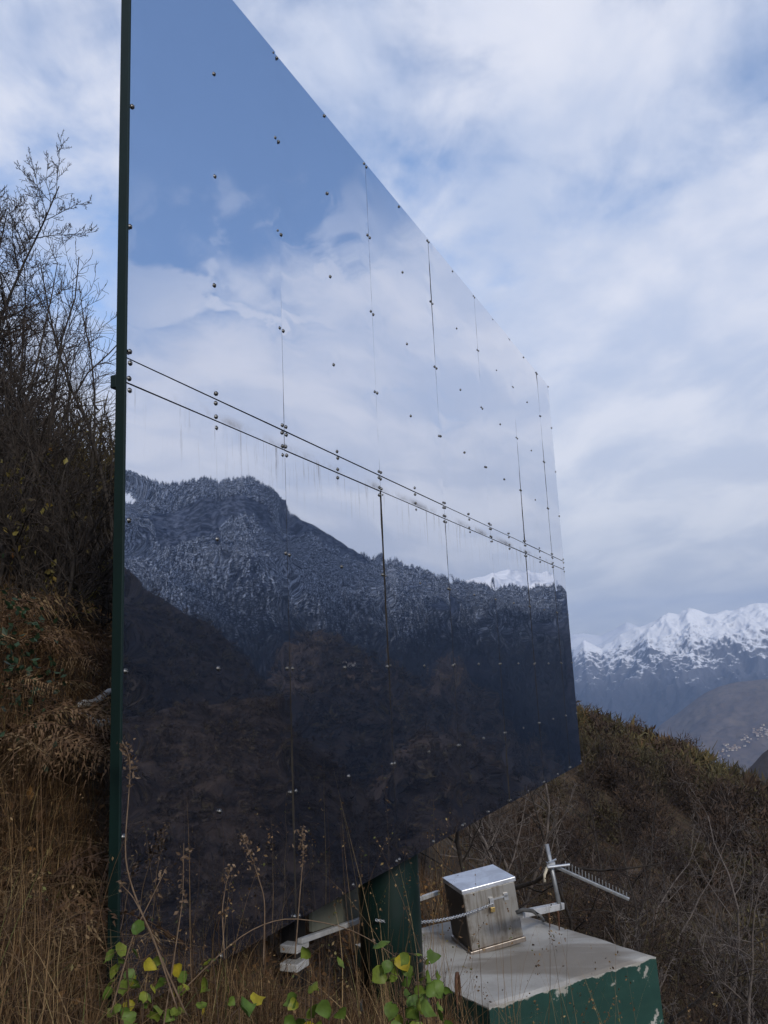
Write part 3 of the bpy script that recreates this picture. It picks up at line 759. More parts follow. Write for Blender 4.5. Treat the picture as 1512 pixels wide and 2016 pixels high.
# chain and padlock
ebm = Matrix.Translation(ebox.location) @ ebox.rotation_euler.to_matrix().to_4x4()
hk = np.array(ebm @ Vector((-.005, -bd / 2 - .018, bh - .07)))
cs = at(742, 1812, 5.50)
pts = []
for t in np.linspace(0, 1, 60):
    p = cs * (1 - t) + hk * t; p[2] -= .055 * 4 * t * (1 - t); pts.append(p)
pts = np.array(pts); seg = np.linalg.norm(np.diff(pts, axis=0), axis=1); cum = np.concatenate([[0], np.cumsum(seg)])
mb = MB(); pitch_ = .0215; cnt = int(cum[-1] / pitch_)
for i in range(cnt):
    d0 = i * pitch_; c = np.array([np.interp(d0, cum, pts[:, q]) for q in range(3)]); c1 = np.array([np.interp(d0 + .01, cum, pts[:, q]) for q in range(3)])
    t = c1 - c; t /= np.linalg.norm(t); s_ = np.cross(t, [0, 0, 1]); s_ /= np.linalg.norm(s_); u = np.cross(s_, t)
    w = s_ * .8 + u * .6 if i % 2 else u * .8 - s_ * .6
    a = np.linspace(0, 2 * math.pi, 11)
    mb.tube(c + np.cos(a)[:, None] * t * .0155 + np.sin(a)[:, None] * w * .0088, .0030, 5, caps=False)
tag(mb.build('chain', M_GALV, None, True), 'thin galvanised link chain stretched from the column to the padlock', 'chain')
pl = empty('padlock', tuple(hk + np.array([0, 0, -.03])), ebox.rotation_euler[2]); tag(pl, 'small brass padlock hanging from the hasp of the metal box', 'padlock')
bevel(MB().box((0, -.012, -.008), (.036, .014, .034)).build('lock_body', mottled('brass', (.45, .33, .13), (.33, .23, .09), 60, .4, .9), pl), .003)
a = np.linspace(0, math.pi, 11)
MB().tube([(-.011, -.012, .008)] + [(-.011 * math.cos(q), -.012, .022 + .012 * math.sin(q)) for q in a] + [(.011, -.012, .008)], .003, 8).build('shackle', M_GALV, pl, True)

# antenna: arm, leaning mast, yagi boom
ar0 = at(1024, 1800, 6.35); ar1 = at(1106, 1783, 6.75)
an = empty('antenna', tuple(ar1)); tag(an, 'small grey comb antenna on a leaning mast at the back of the concrete block', 'antenna')
lo = lambda p: np.array(p) - ar1
def bar(name, p, q, w, h, m, parent):
    p, q = np.array(p), np.array(q); d = q - p; Ln = np.linalg.norm(d); d = d / Ln; s_ = np.cross(d, [0, 0, 1]); s_ /= np.linalg.norm(s_); u = np.cross(s_, d)
    Rm = np.stack([d, s_, u], 1); return bevel(MB().box((p + q) / 2, (Ln, w, h), Rm).build(name, m, parent), .004)
bar('arm', lo(ar0), lo(ar1), .05, .045, M_WHITE, an)
m0 = at(1103, 1790, 6.70); m1 = at(1076, 1662, 6.75)
M_ALU = mottled('dull_aluminium', (.34, .35, .36), (.24, .25, .26), 20, .5, .7)
MB().tube([lo(m0), lo((m0 + m1) / 2), lo(m1)], .016, 12).build('mast', M_ALU, an, True)
b0 = at(1080, 1700, 6.72); b1 = at(1239, 1771, 6.62)
boom = bar('boom', lo(b0), lo(b1), .022, .022, M_ALU, an)
mb = MB(); dirb = (b1 - b0) / np.linalg.norm(b1 - b0)
for t in np.linspace(.22, .97, 19):
    p = lo(b0 * (1 - t) + b1 * t); hl = .075 - .035 * t; lean = np.array([.05, 0, 1.0])
    mb.tube([p - lean * hl * .2, p + lean * hl], .0032, 6)
mb.build('director_rods', M_ALU, boom)
mb = MB(); pc = lo(at(1084, 1702, 6.70)); mb.box(pc, (.06, .05, .035)); mb.tube([pc + np.array([-.03, -.04, -.01]), pc + np.array([.13, -.06, .005])], .010, 8); mb.tube([pc + np.array([-.02, -.045, .02]), pc + np.array([.05, .06, .02])], .008, 8)
mb.build('clamp', M_GALV, an)
MB().tube([pc + np.array([-.03, -.03, -.01]), pc + np.array([-.055, -.03, -.06]), pc + np.array([-.06, -.03, -.11])], .011, 8).build('connector', mottled('cream_plastic', (.5, .45, .35), (.42, .38, .3), 20), an, True)
# cable lying by the arm
q0 = at(1018, 1796, 6.3); 
mb = MB(); mb.tube([at(1016, 1797, 6.3), at(1030, 1791, 6.3), at(1048, 1793, 6.25), at(1062, 1803, 6.2), at_z(1070, 1812, PZ + .012)], .014, 8)
tag(mb.build('cable', mottled('grey_cable', (.12, .12, .12), (.08, .08, .08), 20), None, True), 'short grey cable curving over the concrete beside the antenna arm', 'cable')
# rail and sheet behind the mirror's lower edge
r0 = at(590, 1853, 5.45); r1 = at(705, 1815, 6.2); r2 = at(862, 1757, 7.3)
rl = empty('metal_rail', tuple(r0)); tag(rl, 'pale metal rail running behind the green column with a grey sheet above it', 'rail')
lr = lambda p: np.array(p) - r0
bar('rail_bar', lr(r0), lr(r2), .035, .030, M_WHITE, rl)
s0, s1 = at(612, 1842, 5.62), at(722, 1806, 6.32)
dv = s1 - s0; Ln = np.linalg.norm(dv[:2]); e = dv / np.linalg.norm(dv); nn = np.cross(e, [0, 0, 1]); nn /= np.linalg.norm(nn)
bevel(MB().box(lr((s0 + s1) / 2 + np.array([0, 0, .20])), (Ln, .03, .36), np.stack([e, -nn, [0, 0, 1]], 1)).build('sheet', mottled('grey_green_sheet', (.15, .15, .12), (.11, .115, .09), 6, .7), rl), .004)

# ------------------------------------------------------------------ woody plants
def rand_perp(d, g):
    v = g.normal(size=3); v -= d * (v @ d); return v / (np.linalg.norm(v) + 1e-9)
def grow(seed, height, n_stem=1, spread=.25, levels=3, n1=12, n2=9, n3=6, r0=.05, leaf=0, leaf_size=.045, droop=0.0, up=.25, twig=.0035, len1=.45, first=.25, wig=.12, tip_only=False):
    """trunk/limbs as one tapered tube network, twigs, and leaf quads"""
    g = np.random.default_rng(seed); tr = MB(); lf = MB(); tips = []
    def branch(p, d, ln, r, level, nseg):
        pts = [p]; q = p.copy(); dd = d.copy()
        for i in range(nseg):
            dd = dd + g.normal(size=3) * wig * (1 + .4 * level) + np.array([0, 0, up * .12 if level else 0.02]) - np.array([0, 0, droop * .1 * level])
            dd /= np.linalg.norm(dd); q = q + dd * ln / nseg; pts.append(q)
        pts = np.array(pts); rad = r * (1 - np.linspace(0, 1, nseg + 1) ** 1.1 * .82); rad = np.maximum(rad, twig * .6)
        tr.tube(pts, rad, 8 if level == 0 else (5 if level == 1 else 3), tint=g.random(), m=0 if level < 2 else 1, caps=False)
        if level >= 2 or level == levels: tips.append(pts)
        if level < levels:
            cnt = (n1, n2, n3)[level]; cnt = max(2, int(cnt * g.uniform(.75, 1.25)))
            for j in range(cnt):
                f = (first if level == 0 else .12) + (1 - (first if level == 0 else .12)) * ((j + g.random()) / cnt)
                k = f * nseg; i0 = min(int(k), nseg - 1); bp = pts[i0] * (1 - (k - i0)) + pts[i0 + 1] * (k - i0)
                td = pts[i0 + 1] - pts[i0]; td /= np.linalg.norm(td)
                bd_ = td * g.uniform(.45, .9) + rand_perp(td, g) * g.uniform(.6, 1.0) + np.array([0, 0, up * .5]); bd_ /= np.linalg.norm(bd_)
                bl = ln * len1 * g.uniform(.55, 1.1) * (1.1 - .65 * f)
                branch(bp, bd_, bl, max(r * (1 - f * .8) * .55, twig), level + 1, max(3, int(nseg * .7)))
    for s in range(n_stem):
        d = np.array([g.normal() * spread, g.normal() * spread, 1.0]); d /= np.linalg.norm(d)
        branch(np.array([g.normal() * .08 * (n_stem > 1), g.normal() * .08 * (n_stem > 1), -.15]), d, height * g.uniform(.8, 1.05), r0 * g.uniform(.75, 1.1), 0, 9)
    if leaf and tips:
        P0 = []; Dn = []
        for pts in tips:
            for _ in range(np.random.default_rng(len(P0) + seed).poisson(leaf)):
                f = g.random() * (len(pts) - 1); i0 = int(f); P0.append(pts[i0] + (pts[min(i0 + 1, len(pts) - 1)] - pts[i0]) * (f - i0))
        if P0: leaves(lf, np.array(P0), leaf_size, g)
    return tr, lf
def leaves(mb, P, size, g, droop=.5):
    n = len(P); d = g.normal(size=(n, 3)); d[:, 2] -= droop; d /= np.linalg.norm(d, axis=1)[:, None]
    w = np.cross(d, g.normal(size=(n, 3))); w /= np.linalg.norm(w, axis=1)[:, None]; nrm = np.cross(d, w)
    s = (size * g.uniform(.6, 1.3, n))[:, None]
    curl = g.uniform(-.2, .45, n)[:, None]
    Vv = np.stack([P, P + d * s * .45 + w * s * .30 + nrm * s * curl * .3, P + d * s + nrm * s * curl * -.2, P + d * s * .45 - w * s * .30 + nrm * s * curl * .3], 1).reshape(-1, 3)
    b = np.arange(n)[:, None] * 4
    T = np.concatenate([b + np.array([[0, 1, 2]]), b + np.array([[0, 2, 3]])])
    mb.add(Vv, None, T, np.repeat(g.random(n), 4))
M_BARK = mottled('dark_bark', (.020, .016, .014), (.040, .033, .028), 22, .9, 0, .004)
M_TWIG = mottled('twig_bark', (.026, .020, .017), (.055, .042, .034), 30, .9)
M_TWIGR = mottled('red_twig_bark', (.018, .012, .011), (.032, .021, .018), 12, .9)
M_LEAF_OL = tinted('autumn_leaf', [(0, (.045, .032, .018)), (.35, (.10, .08, .030)), (.65, (.17, .145, .04)), (.9, (.30, .245, .05)), (1, (.22, .10, .04))], .5, .4)
M_LEAF_DK = tinted('dry_dark_leaf', [(0, (.022, .015, .011)), (.6, (.055, .040, .02)), (1, (.12, .10, .03))], .7, .2)
M_LEAF_RED = tinted('dead_leaf', [(0, (.06, .034, .022)), (.6, (.16, .08, .036)), (.9, (.28, .15, .05)), (1, (.42, .34, .14))], .7, .2)
def plant(name, spec, p, label, cat, group, mats, parts=('trunk', 'twigs', 'leaves'), rz=0.0):
    tr, lf = grow(**spec)
    o = empty(name, tuple(p), rz); tag(o, label, cat, group)
    tr.build(parts[0], [mats[0], mats[1]], o, True)
    if lf.n: lf.build(parts[2], mats[2], o)
    return o
def on_ground(px, r):
    d = ray(px, 1340); h = math.atan2(d[0], d[1]); x, y = math.sin(h) * r, math.cos(h) * r
    return np.array([x, y, gz(x, y)])
GL = 'trees and bushes on the bank left of the mirror'
plant('alder_tree', dict(seed=3, height=3.9, n_stem=4, spread=.16, levels=3, n1=26, n2=16, n3=10, r0=.028, leaf=2.2, leaf_size=.05, len1=.36, first=.25, up=.3, twig=.003, wig=.09), on_ground(-165, 9.3), 'tall nearly bare alder reaching highest into the sky at the left edge', 'tree', GL, (M_BARK, M_TWIG, M_LEAF_DK))
plant('alder_tree', dict(seed=31, height=3.5, levels=3, n1=18, n2=9, n3=7, r0=.035, leaf=3.0, leaf_size=.06, len1=.42, first=.2, up=.25, twig=.003), on_ground(20, 8.0), 'leafy dark young alder under the tall bare one at the left edge', 'tree', GL, (M_BARK, M_TWIG, M_LEAF_DK))
plant('willow_bush', dict(seed=12, height=4.1, n_stem=3, spread=.10, levels=2, n1=17, n2=8, n3=5, r0=.022, leaf=3.2, leaf_size=.07, len1=.30, first=.15, up=.8, twig=.003), on_ground(178, 8.2), 'upright willow bush with thin erect shoots beside the green mirror edge', 'bush', GL, (M_BARK, M_TWIG, M_LEAF_DK))
plant('alder_tree', dict(seed=44, height=4.6, n_stem=3, spread=.14, levels=3, n1=24, n2=14, n3=9, r0=.026, leaf=2.6, leaf_size=.05, len1=.38, first=.2, up=.3, twig=.003, wig=.1), on_ground(-40, 10.6), 'fine-twigged bare alder behind the leafy young one at the left edge', 'tree', GL, (M_BARK, M_TWIG, M_LEAF_DK))
desc = [('olive-leaved bush behind the fallen birch logs', 120, 7.2, 2.5), ('yellowish bush at the left edge above the fern bank', 25, 6.6, 2.2), ('dense brown bush between the alder and the willow', 75, 9.6, 3.4),
        ('dark tangled bush close against the green mirror edge', 205, 9.2, 3.0), ('low yellow-leaved bush in front of the dark thicket', 95, 6.3, 1.5), ('far dark bush at the back of the thicket', 150, 12.5, 3.4), ('far bushy thicket tree behind the alder trunk', 45, 13.0, 4.0),
        ('half-bare bush cut off by the left edge of the photo', -60, 7.5, 3.0), ('small leafy bush just above the logs', 180, 7.0, 1.4)]
for i, (lb, px, r, h) in enumerate(desc):
    plant('autumn_bush', dict(seed=50 + i, height=h, n_stem=5, spread=.24, levels=2, n1=19, n2=13, r0=.018, leaf=4.2, leaf_size=.055, len1=.45, first=.08, up=.4, twig=.003, wig=.16), on_ground(px, r), lb, 'bush', GL, (M_BARK, M_TWIG, M_LEAF_OL if i not in (3, 5, 6) else M_LEAF_DK))

g = np.random.default_rng(91); n_ = 150
h_ = np.radians(g.uniform(-38, -12, n_)); r_ = g.uniform(10.5, 17, n_); x = np.sin(h_) * r_; y = np.cos(h_) * r_
mb = MB(); Vv, T, tn = puffs(np.stack([x, y, ground_z(x, y) + g.uniform(-.2, .8, n_)], -1), g.uniform(.5, 1.0, n_), 900, 92, .11, 1.3, .10); mb.add(Vv, None, T, tn)
tag(mb.build('thicket', tinted('thicket_twigs', [(0, (.012, .010, .008)), (.6, (.030, .022, .016)), (.85, (.07, .055, .022)), (1, (.13, .105, .03))], .9)), 'dark tangled undergrowth behind the bushes on the left bank', 'undergrowth', kind='stuff')
# bare shrubs on the right
M_GREYB = mottled('grey_bark', (.075, .062, .055), (.12, .10, .088), 14, .9)
GR = 'bare shrubs below the mirror billboard'
rs = [('leaning bare shrub close behind the antenna', 1085, 12.5, 4.0), ('bare shrub with forked dark stem right of the antenna', 1300, 10.5, 2.9), ('tall thin-branched shrub at the right edge of the photo', 1480, 12.0, 3.6),
      ('spreading bare shrub under the mirror beside its lower right corner', 960, 14.5, 4.2), ('shrub with one branch rising to the mirror corner', 1170, 16.0, 4.8), ('reddish bare shrub in the middle of the slope', 1230, 20.0, 4.0), ('wide dark shrub in the right-hand scrub', 1400, 17.0, 4.2),
      ('far bare shrub high on the right slope', 1350, 26.0, 4.5), ('shrub right behind the metal box', 905, 11.0, 3.0), ('low rusty shrub beside the plinth corner', 1420, 8.2, 1.7), ('thin grey sapling between antenna and mirror edge', 1010, 18.0, 4.4), ('far tangled shrub at the right edge', 1500, 24.0, 4.6),
      ('young tree with upright twigs just right of the mirror corner', 1195, 13.0, 4.4), ('thin dark tree between the antenna tip and the right edge', 1330, 14.0, 4.6), ('tall bare tree filling the lower right corner', 1470, 9.6, 3.6), ('bare tree with long side branches above the metal box', 985, 12.0, 3.9), ('dark bare tree half way to the ridge', 1260, 30.0, 5.5), ('bare tree left of the far shrub on the right slope', 1420, 33.0, 5.5), ('slim bare tree right behind the antenna mast', 1125, 22.0, 5.5), ('slanting bare tree over the plinth corner', 1370, 11.0, 3.4)]
for i, (lb, px, r, h) in enumerate(rs):
    bk = (M_BARK, M_TWIGR) if i % 2 == 0 else (M_GREYB, M_GREYB)
    plant('bare_shrub', dict(seed=200 + i, height=h, n_stem=(2, 1, 3, 3, 2, 4, 3, 3, 3, 4, 1, 3, 2, 1, 2, 2, 2, 2, 1, 1)[i], spread=.28, levels=3, n1=11, n2=7, n3=5, r0=.030 if i != 9 else .012, leaf=.22, leaf_size=.06, len1=.50, first=.15, up=.25, twig=.0042, wig=.17), on_ground(px, r), lb, 'shrub', GR, bk + (M_LEAF_RED,))
# individual trees standing out along the ridge of the slope
GT = 'trees along the ridge beyond the mirror'
ridge_lab = ['dark round tree on the ridge nearest the mirror', 'pale bare tree on the ridge beside the mirror', 'broad tree with two tops in the middle of the ridge', 'low dark tree on the middle of the ridge', 'dark tree half way down the ridge line', 'small tree lower on the ridge line', 'lowest dark tree on the ridge at the right edge']
for i, px in enumerate((1168, 1215, 1252, 1305, 1345, 1405, 1470)):
    d = ray(px, 1420); h = math.atan2(d[0], d[1])
    rs_ = np.linspace(80, 240, 161); x = np.sin(h) * rs_; y = np.cos(h) * rs_; z = ground_z(x, y); k = int(np.argmax((z - EYE) / rs_))
    o = empty('ridge_tree', (x[k], y[k], z[k] - .3)); tag(o, ridge_lab[i], 'tree', GT)
    hh_ = (3.6, 3.4, 4.4, 3.2, 4.2, 3.2, 4.0)[i]
    mb = MB(); mb.tube([(0, 0, -.5), (.1, 0, hh_ * .4), (.0, .1, hh_ * .75)], [.13, .09, .03], 6); mb.build('trunk', M_BARK, o)
    mb = MB(); P = np.array([(0, 0, hh_ * .28), (hh_ * .16, 0, hh_ * .15), (-hh_ * .16, .2, hh_ * .12)])
    Vv, T, tn = puffs(P, np.array([.36, .28, .26]) * hh_, 650, 400 + i, .11, 1.2, .24); mb.add(Vv, None, T, tn * .4 + (.05, .35, .3, .1, .2, .4, .1)[i]); mb.build('crown', MAT_FLANK, o)

# fallen birch logs
def m_birch():
    m, nt, b = mat('birch_bark', (.5, .5, .48), .8, 0, .2)
    co = obj_co(nt); n = noise(nt, mapping(nt, co, (0, 0, 0), (0, 0, 0), (3, 3, 14)), 3, 5, .65); n2 = noise(nt, co, 9, 4, .6)
    c = mix(nt, smooth(nt, n, .55, .68), (.50, .49, .47), (.06, .05, .045)); c = mix(nt, smooth(nt, n2, .5, .7), c, (.22, .2, .18)); L(nt, c, b.inputs['Base Color']); return m
MBI = m_birch()
for (p, q, r, lb) in ((at(143, 1398, 5.2), at(225, 1362, 5.4), .024, 'upper white birch log slanting up behind the green mirror edge'), (at(150, 1414, 5.1), at(228, 1428, 5.2), .026, 'lower white birch log lying in the brush beside the mirror edge')):
    mb = MB(); pts = np.array([p * (1 - t) + q * t + np.array([0, 0, .012 * math.sin(t * 9)]) for t in np.linspace(0, 1, 9)]); mb.tube(pts - p, r * np.linspace(1, .85, 9), 10)
    o = mb.build('birch_log', MBI, None, True); o.location = tuple(p); tag(o, lb, 'log', 'fallen birch logs')

# ------------------------------------------------------------------ ground plants
def on_plinth(x, y, margin=.05):
    dx = x - Rc[0]; dy = y - Rc[1]; a = dx * AX[0] + dy * AX[1]; b = dx * BX[0] + dy * BX[1]
    return (a > -LA - margin) & (a < margin) & (b > -margin) & (b < LB + margin)
def blades(mb, x, y, ln, wd, g, lean=.5, tint=None, nseg=5, seed_head=0.0):
    n = len(x); z = ground_z(x, y) - .03
    az = g.random(n) * 2 * math.pi; ln = np.asarray(ln)
    t = np.linspace(0, 1, nseg + 1)[None, :]
    bend = (lean * g.random(n) ** 1.3)[:, None]
    hx = np.cos(az)[:, None]; hy = np.sin(az)[:, None]
    out = ln[:, None] * (bend * t ** 2 + .10 * t * g.normal(size=(n, 1)))
    up = ln[:, None] * (t - .45 * bend * t ** 2.5)
    wig = .02 * ln[:, None] * np.sin(t * 5 + g.random((n, 1)) * 6)
    C = np.stack([x[:, None] + hx * out - hy * wig, y[:, None] + hy * out + hx * wig, z[:, None] + up], -1)
    side = np.stack([-np.sin(az + g.normal(size=n) * .9), np.cos(az), 0 * az], -1)[:, None, :]
    w = (wd[:, None] * (1 - t ** 1.6 * .9))[..., None]
    Vv = np.stack([C - side * w, C + side * w], 2).reshape(-1, 3)
    k = (nseg + 1) * 2; b = (np.arange(n) * k)[:, None]; j = np.arange(nseg)[None, :] * 2
    Q = np.stack([b + j, b + j + 1, b + j + 3, b + j + 2], -1).reshape(-1, 4)
    tt = g.random(n) if tint is None else tint
    mb.add(Vv, Q, None, np.repeat(tt, k)); return C
M_GRASS = tinted('dry_grass_blade', [(0, (.055, .034, .019)), (.35, (.125, .072, .036)), (.65, (.225, .140, .066)), (.85, (.35, .245, .12)), (.93, (.15, .15, .05)), (1, (.09, .12, .04))], .75, .25)
g = np.random.default_rng(77)
mb = MB()
def scatter(n, h0, h1, r0, r1):
    h = np.radians(g.uniform(h0, h1, n)); r = np.sqrt(g.uniform(r0 ** 2, r1 ** 2, n)); x = np.sin(h) * r; y = np.cos(h) * r
    keep = ~on_plinth(x, y); 
    cxp, cyp = COLP[0], COLP[1]
    return x[keep], y[keep]
# clumps
def clumps(nc, per, h0, h1, r0, r1, sp, l0, l1, lean, tlo=0, thi=1, wd=.0022):
    cx_, cy_ = scatter(nc, h0, h1, r0, r1)
    for q in range(len(cx_)):
        k = max(3, int(per * g.uniform(.4, 1.5))); x = cx_[q] + g.normal(size=k) * sp; y = cy_[q] + g.normal(size=k) * sp
        kp = ~on_plinth(x, y, .02); x, y = x[kp], y[kp]
        if len(x) < 2: continue
        L0 = g.uniform(l0, l1); tb = g.uniform(tlo, thi)
        blades(mb, x, y, L0 * g.uniform(.5, 1.15, len(x)), wd * g.uniform(.6, 1.3, len(x)), g, lean, np.clip(tb + g.normal(size=len(x)) * .12, 0, 1))
clumps(20, 24, -28, -16, 2.1, 2.7, .10, .30, .58, .9, .3, .9, .0017)
clumps(330, 40, -28, -12, 2.6, 4.4, .12, .12, .34, 2.0, .0, .75)
clumps(420, 40, -30, -14, 4.0, 8.0, .2, .12, .34, 2.2, .0, .7)
clumps(130, 34, -15, 6, 2.6, 3.7, .13, .22, .48, .9, .1, .9)
clumps(90, 30, -12, 8, 3.6, 5.2, .14, .18, .42, 1.0, .0, .7)
clumps(90, 24, -2, 22, 3.2, 5.0, .13, .3, .75, .7, .2, .85)
clumps(110, 24, 2, 32, 6.2, 14, .25, .4, .9, .8, .0, .6)
clumps(120, 30, 18, 34, 5.5, 9, .18, .4, .8, .7, .1, .6)
clumps(60, 24, -14, -1, 3.4, 5.0, .15, .15, .35, .9, .0, .6)
for (cnt, ha, hb, ra, rb) in ((9000, 2, 38, 9, 34), (2500, -14, 8, 5.5, 11)):
    x, y = scatter(cnt, ha, hb, ra, rb); blades(mb, x, y, g.uniform(.15, .45, len(x)), .0032 * g.uniform(.6, 1.5, len(x)) * (1 + .04 * np.hypot(x, y)), g, 1.2, np.clip(fbm(x * .5, y * .5, 3, 6) * .9 + g.normal(size=len(x)) * .12 - .15, 0, .8), 3)
x, y = scatter(5000, -30, 30, 2.0, 10); blades(mb, x, y, g.uniform(.12, .35, len(x)), .002 * g.uniform(.6, 1.3, len(x)), g, 1.1)
tag(mb.build('dry_grass', M_GRASS), 'dry straw-coloured grass tufts covering the bank and slope', 'grass', kind='stuff')
# thin tall stems with loose panicles
mb = MB()
def stems(n, h0, h1, r0, r1, l0, l1, lean):
    x, y = scatter(n, h0, h1, r0, r1)
    C = blades(mb, x, y, g.uniform(l0, l1, len(x)), .0013 * g.uniform(.8, 1.3, len(x)), g, lean, g.uniform(.35, .88, len(x)), 8)
    P = []
    for c in C:
        tip = c[-3:]
        if g.random() < .6:
            for _ in range(12):
                f = g.random() * 2; i = int(f); P.append(tip[i] + (tip[i + 1] - tip[i]) * (f - i) + g.normal(size=3) * .008)
    if P: leaves(mb, np.array(P), .013, g)
stems(26, -26, -15, 2.3, 3.2, .5, .95, .6)
stems(45, -15, 0, 2.6, 3.3, .5, 1.0, .7)
stems(170, -3, 21, 3.0, 4.7, .8, 1.5, .8)
stems(25, 14, 26, 4.0, 6.5, .8, 1.4, .6)
tag(mb.build('tall_grass_stems', M_GRASS), 'thin tall dry grass stems crossing in front of the billboard', 'grass', kind='stuff')
# leaf litter
mb = MB(); x, y = scatter(14000, -32, 32, 2.2, 11); leaves(mb, np.stack([x, y, ground_z(x, y) + .02], -1), .06, g, .1)
tag(mb.build('leaf_litter', M_LEAF_RED), 'brown fallen leaves lying over the bank', 'leaves', kind='stuff')

# dead bracken plants
M_FERN = tinted('dead_bracken', [(0, (.065, .038, .024)), (.5, (.145, .085, .048)), (.85, (.22, .145, .08)), (1, (.30, .22, .12))], .85, .2)
def frond(mb, p, az, ln, g):
    t = np.linspace(0, 1, 14); el0 = g.uniform(.7, 1.2)
    hx, hy = math.cos(az), math.sin(az); out = ln * (t * .75 + .15 * t * t); up = ln * (el0 * t * .75 - .85 * el0 * t * t * .9)
    C = np.stack([p[0] + hx * out, p[1] + hy * out, p[2] + up], -1); tb = g.random()
    mb.tube(C, np.linspace(.0035, .001, 14), 3, tint=tb * .5, caps=False)
    rl_ = g.uniform(-1.0, 1.0); sd_ = np.array([-hy * math.cos(rl_), hx * math.cos(rl_), math.sin(rl_)]); Vv = []; T = []
    for i in np.linspace(1, 13, 26):
        fi = i - int(i); i0 = int(i); i1 = min(i0 + 1, 13); ci = C[i0] * (1 - fi) + C[i1] * fi; ti = i / 13
        w = ln * .24 * math.sin(math.pi * (1 - ti) ** .7 * .98 + .02) * (1.05 - ti * .3)
        for sg in (-1, 1):
            if g.random() < .22: continue
            w = w * g.uniform(.7, 1.12); rz_ = g.uniform(-.55, .1); sv_ = sd_ * sg + np.array([hx, hy, 0]) * g.uniform(.1, .5) + np.array([0, 0, rz_])
            for q in range(4):
                a0 = ci + sv_ * w * q / 4 + np.array([0, 0, -.25 * w * (q / 4) ** 2]); a1 = ci + sv_ * w * (q + 1.1) / 4 + np.array([hx, hy, 0]) * w * .08 + np.array([0, 0, -.25 * w * ((q + 1) / 4) ** 2])
                wd = ln * .011 * (1.2 - q / 4); f = np.array([hx, hy, g.normal() * .4]) * wd
                b = len(Vv); Vv += [a0 - f, a0 + f, a1 + g.normal(size=3) * .004]; T.append((b, b + 1, b + 2))
    mb.add(Vv, None, T, np.clip(tb + g.normal(size=len(Vv)) * .12, 0, 1))
for i in range(46):
    if i < 40: px, r = g.uniform(-20, 205), g.uniform(3.0, 6.4)
    else: px, r = g.uniform(1330, 1500), g.uniform(6.2, 8.5)
    if i < 40 and px > 95 and 3.6 < r < 5.7: px = px - 110
    p = on_ground(px, r); o = empty('bracken_fern', tuple(p))
    tag(o, 'dead brown bracken fern on the bank left of the mirror' if i < 40 else 'dead rusty fern beside the right end of the concrete block', 'fern', 'dead ferns on the left bank' if i < 40 else 'dead ferns by the concrete block')
    mb = MB(); n = int(g.integers(4, 8))
    for q in range(n): frond(mb, np.array([0, 0, 0.]), g.random() * 6.28, g.uniform(.35, .75), g)
    mb.build('fronds', M_FERN, o)

# ivy-green patch on the bank
mb = MB(); c = on_ground(8, 4.6)
x = c[0] + g.normal(size=420) * .16; y = c[1] + g.normal(size=420) * .2; leaves(mb, np.stack([x, y, ground_z(x, y) + g.uniform(.02, .45, 420)], -1), .04, g, .2)
tag(mb.build('ivy', tinted('ivy_leaf', [(0, (.012, .03, .016)), (1, (.03, .06, .03))], .5, .1)), 'dark green ivy patch on the bank at the left edge', 'ivy', kind='stuff')

# leafy saplings in the foreground
M_LG = tinted('poplar_leaf', [(0, (.085, .15, .028)), (.45, (.13, .20, .035)), (.75, (.20, .24, .035)), (.9, (.36, .32, .03)), (1, (.45, .36, .03))], .5, .35)
M_STEM = mottled('brown_stem', (.05, .03, .02), (.08, .05, .03), 40, .8)
def heart_leaf(mb, p, d, nrm, s, tint):
    w = np.cross(nrm, d); out = [(0, 0), (.10, .30), (.32, .46), (.60, .36), (.82, .16), (1, 0)]
    mid = [p + d * s * u + nrm * s * (-.22 * math.sin(u * 3) + .05) for u, _ in out]
    Vv = []; 
    for (u, v), mm in zip(out, mid): Vv += [mm + w * s * v + nrm * s * .30 * v, mm, mm - w * s * v + nrm * s * .30 * v]
    rj = np.random.default_rng(int(abs(p[1]) * 1e5) % 9973); Vv = [v + rj.normal(size=3) * s * .035 for v in Vv]
    Q = []
    for i in range(5):
        b = i * 3; Q += [(b, b + 1, b + 4, b + 3), (b + 1, b + 2, b + 5, b + 4)]
    mb.add(Vv, Q, None, np.clip(tint + np.random.default_rng(int(abs(p[0]) * 1e5) % 9999).normal(size=len(Vv)) * .03, 0, 1))
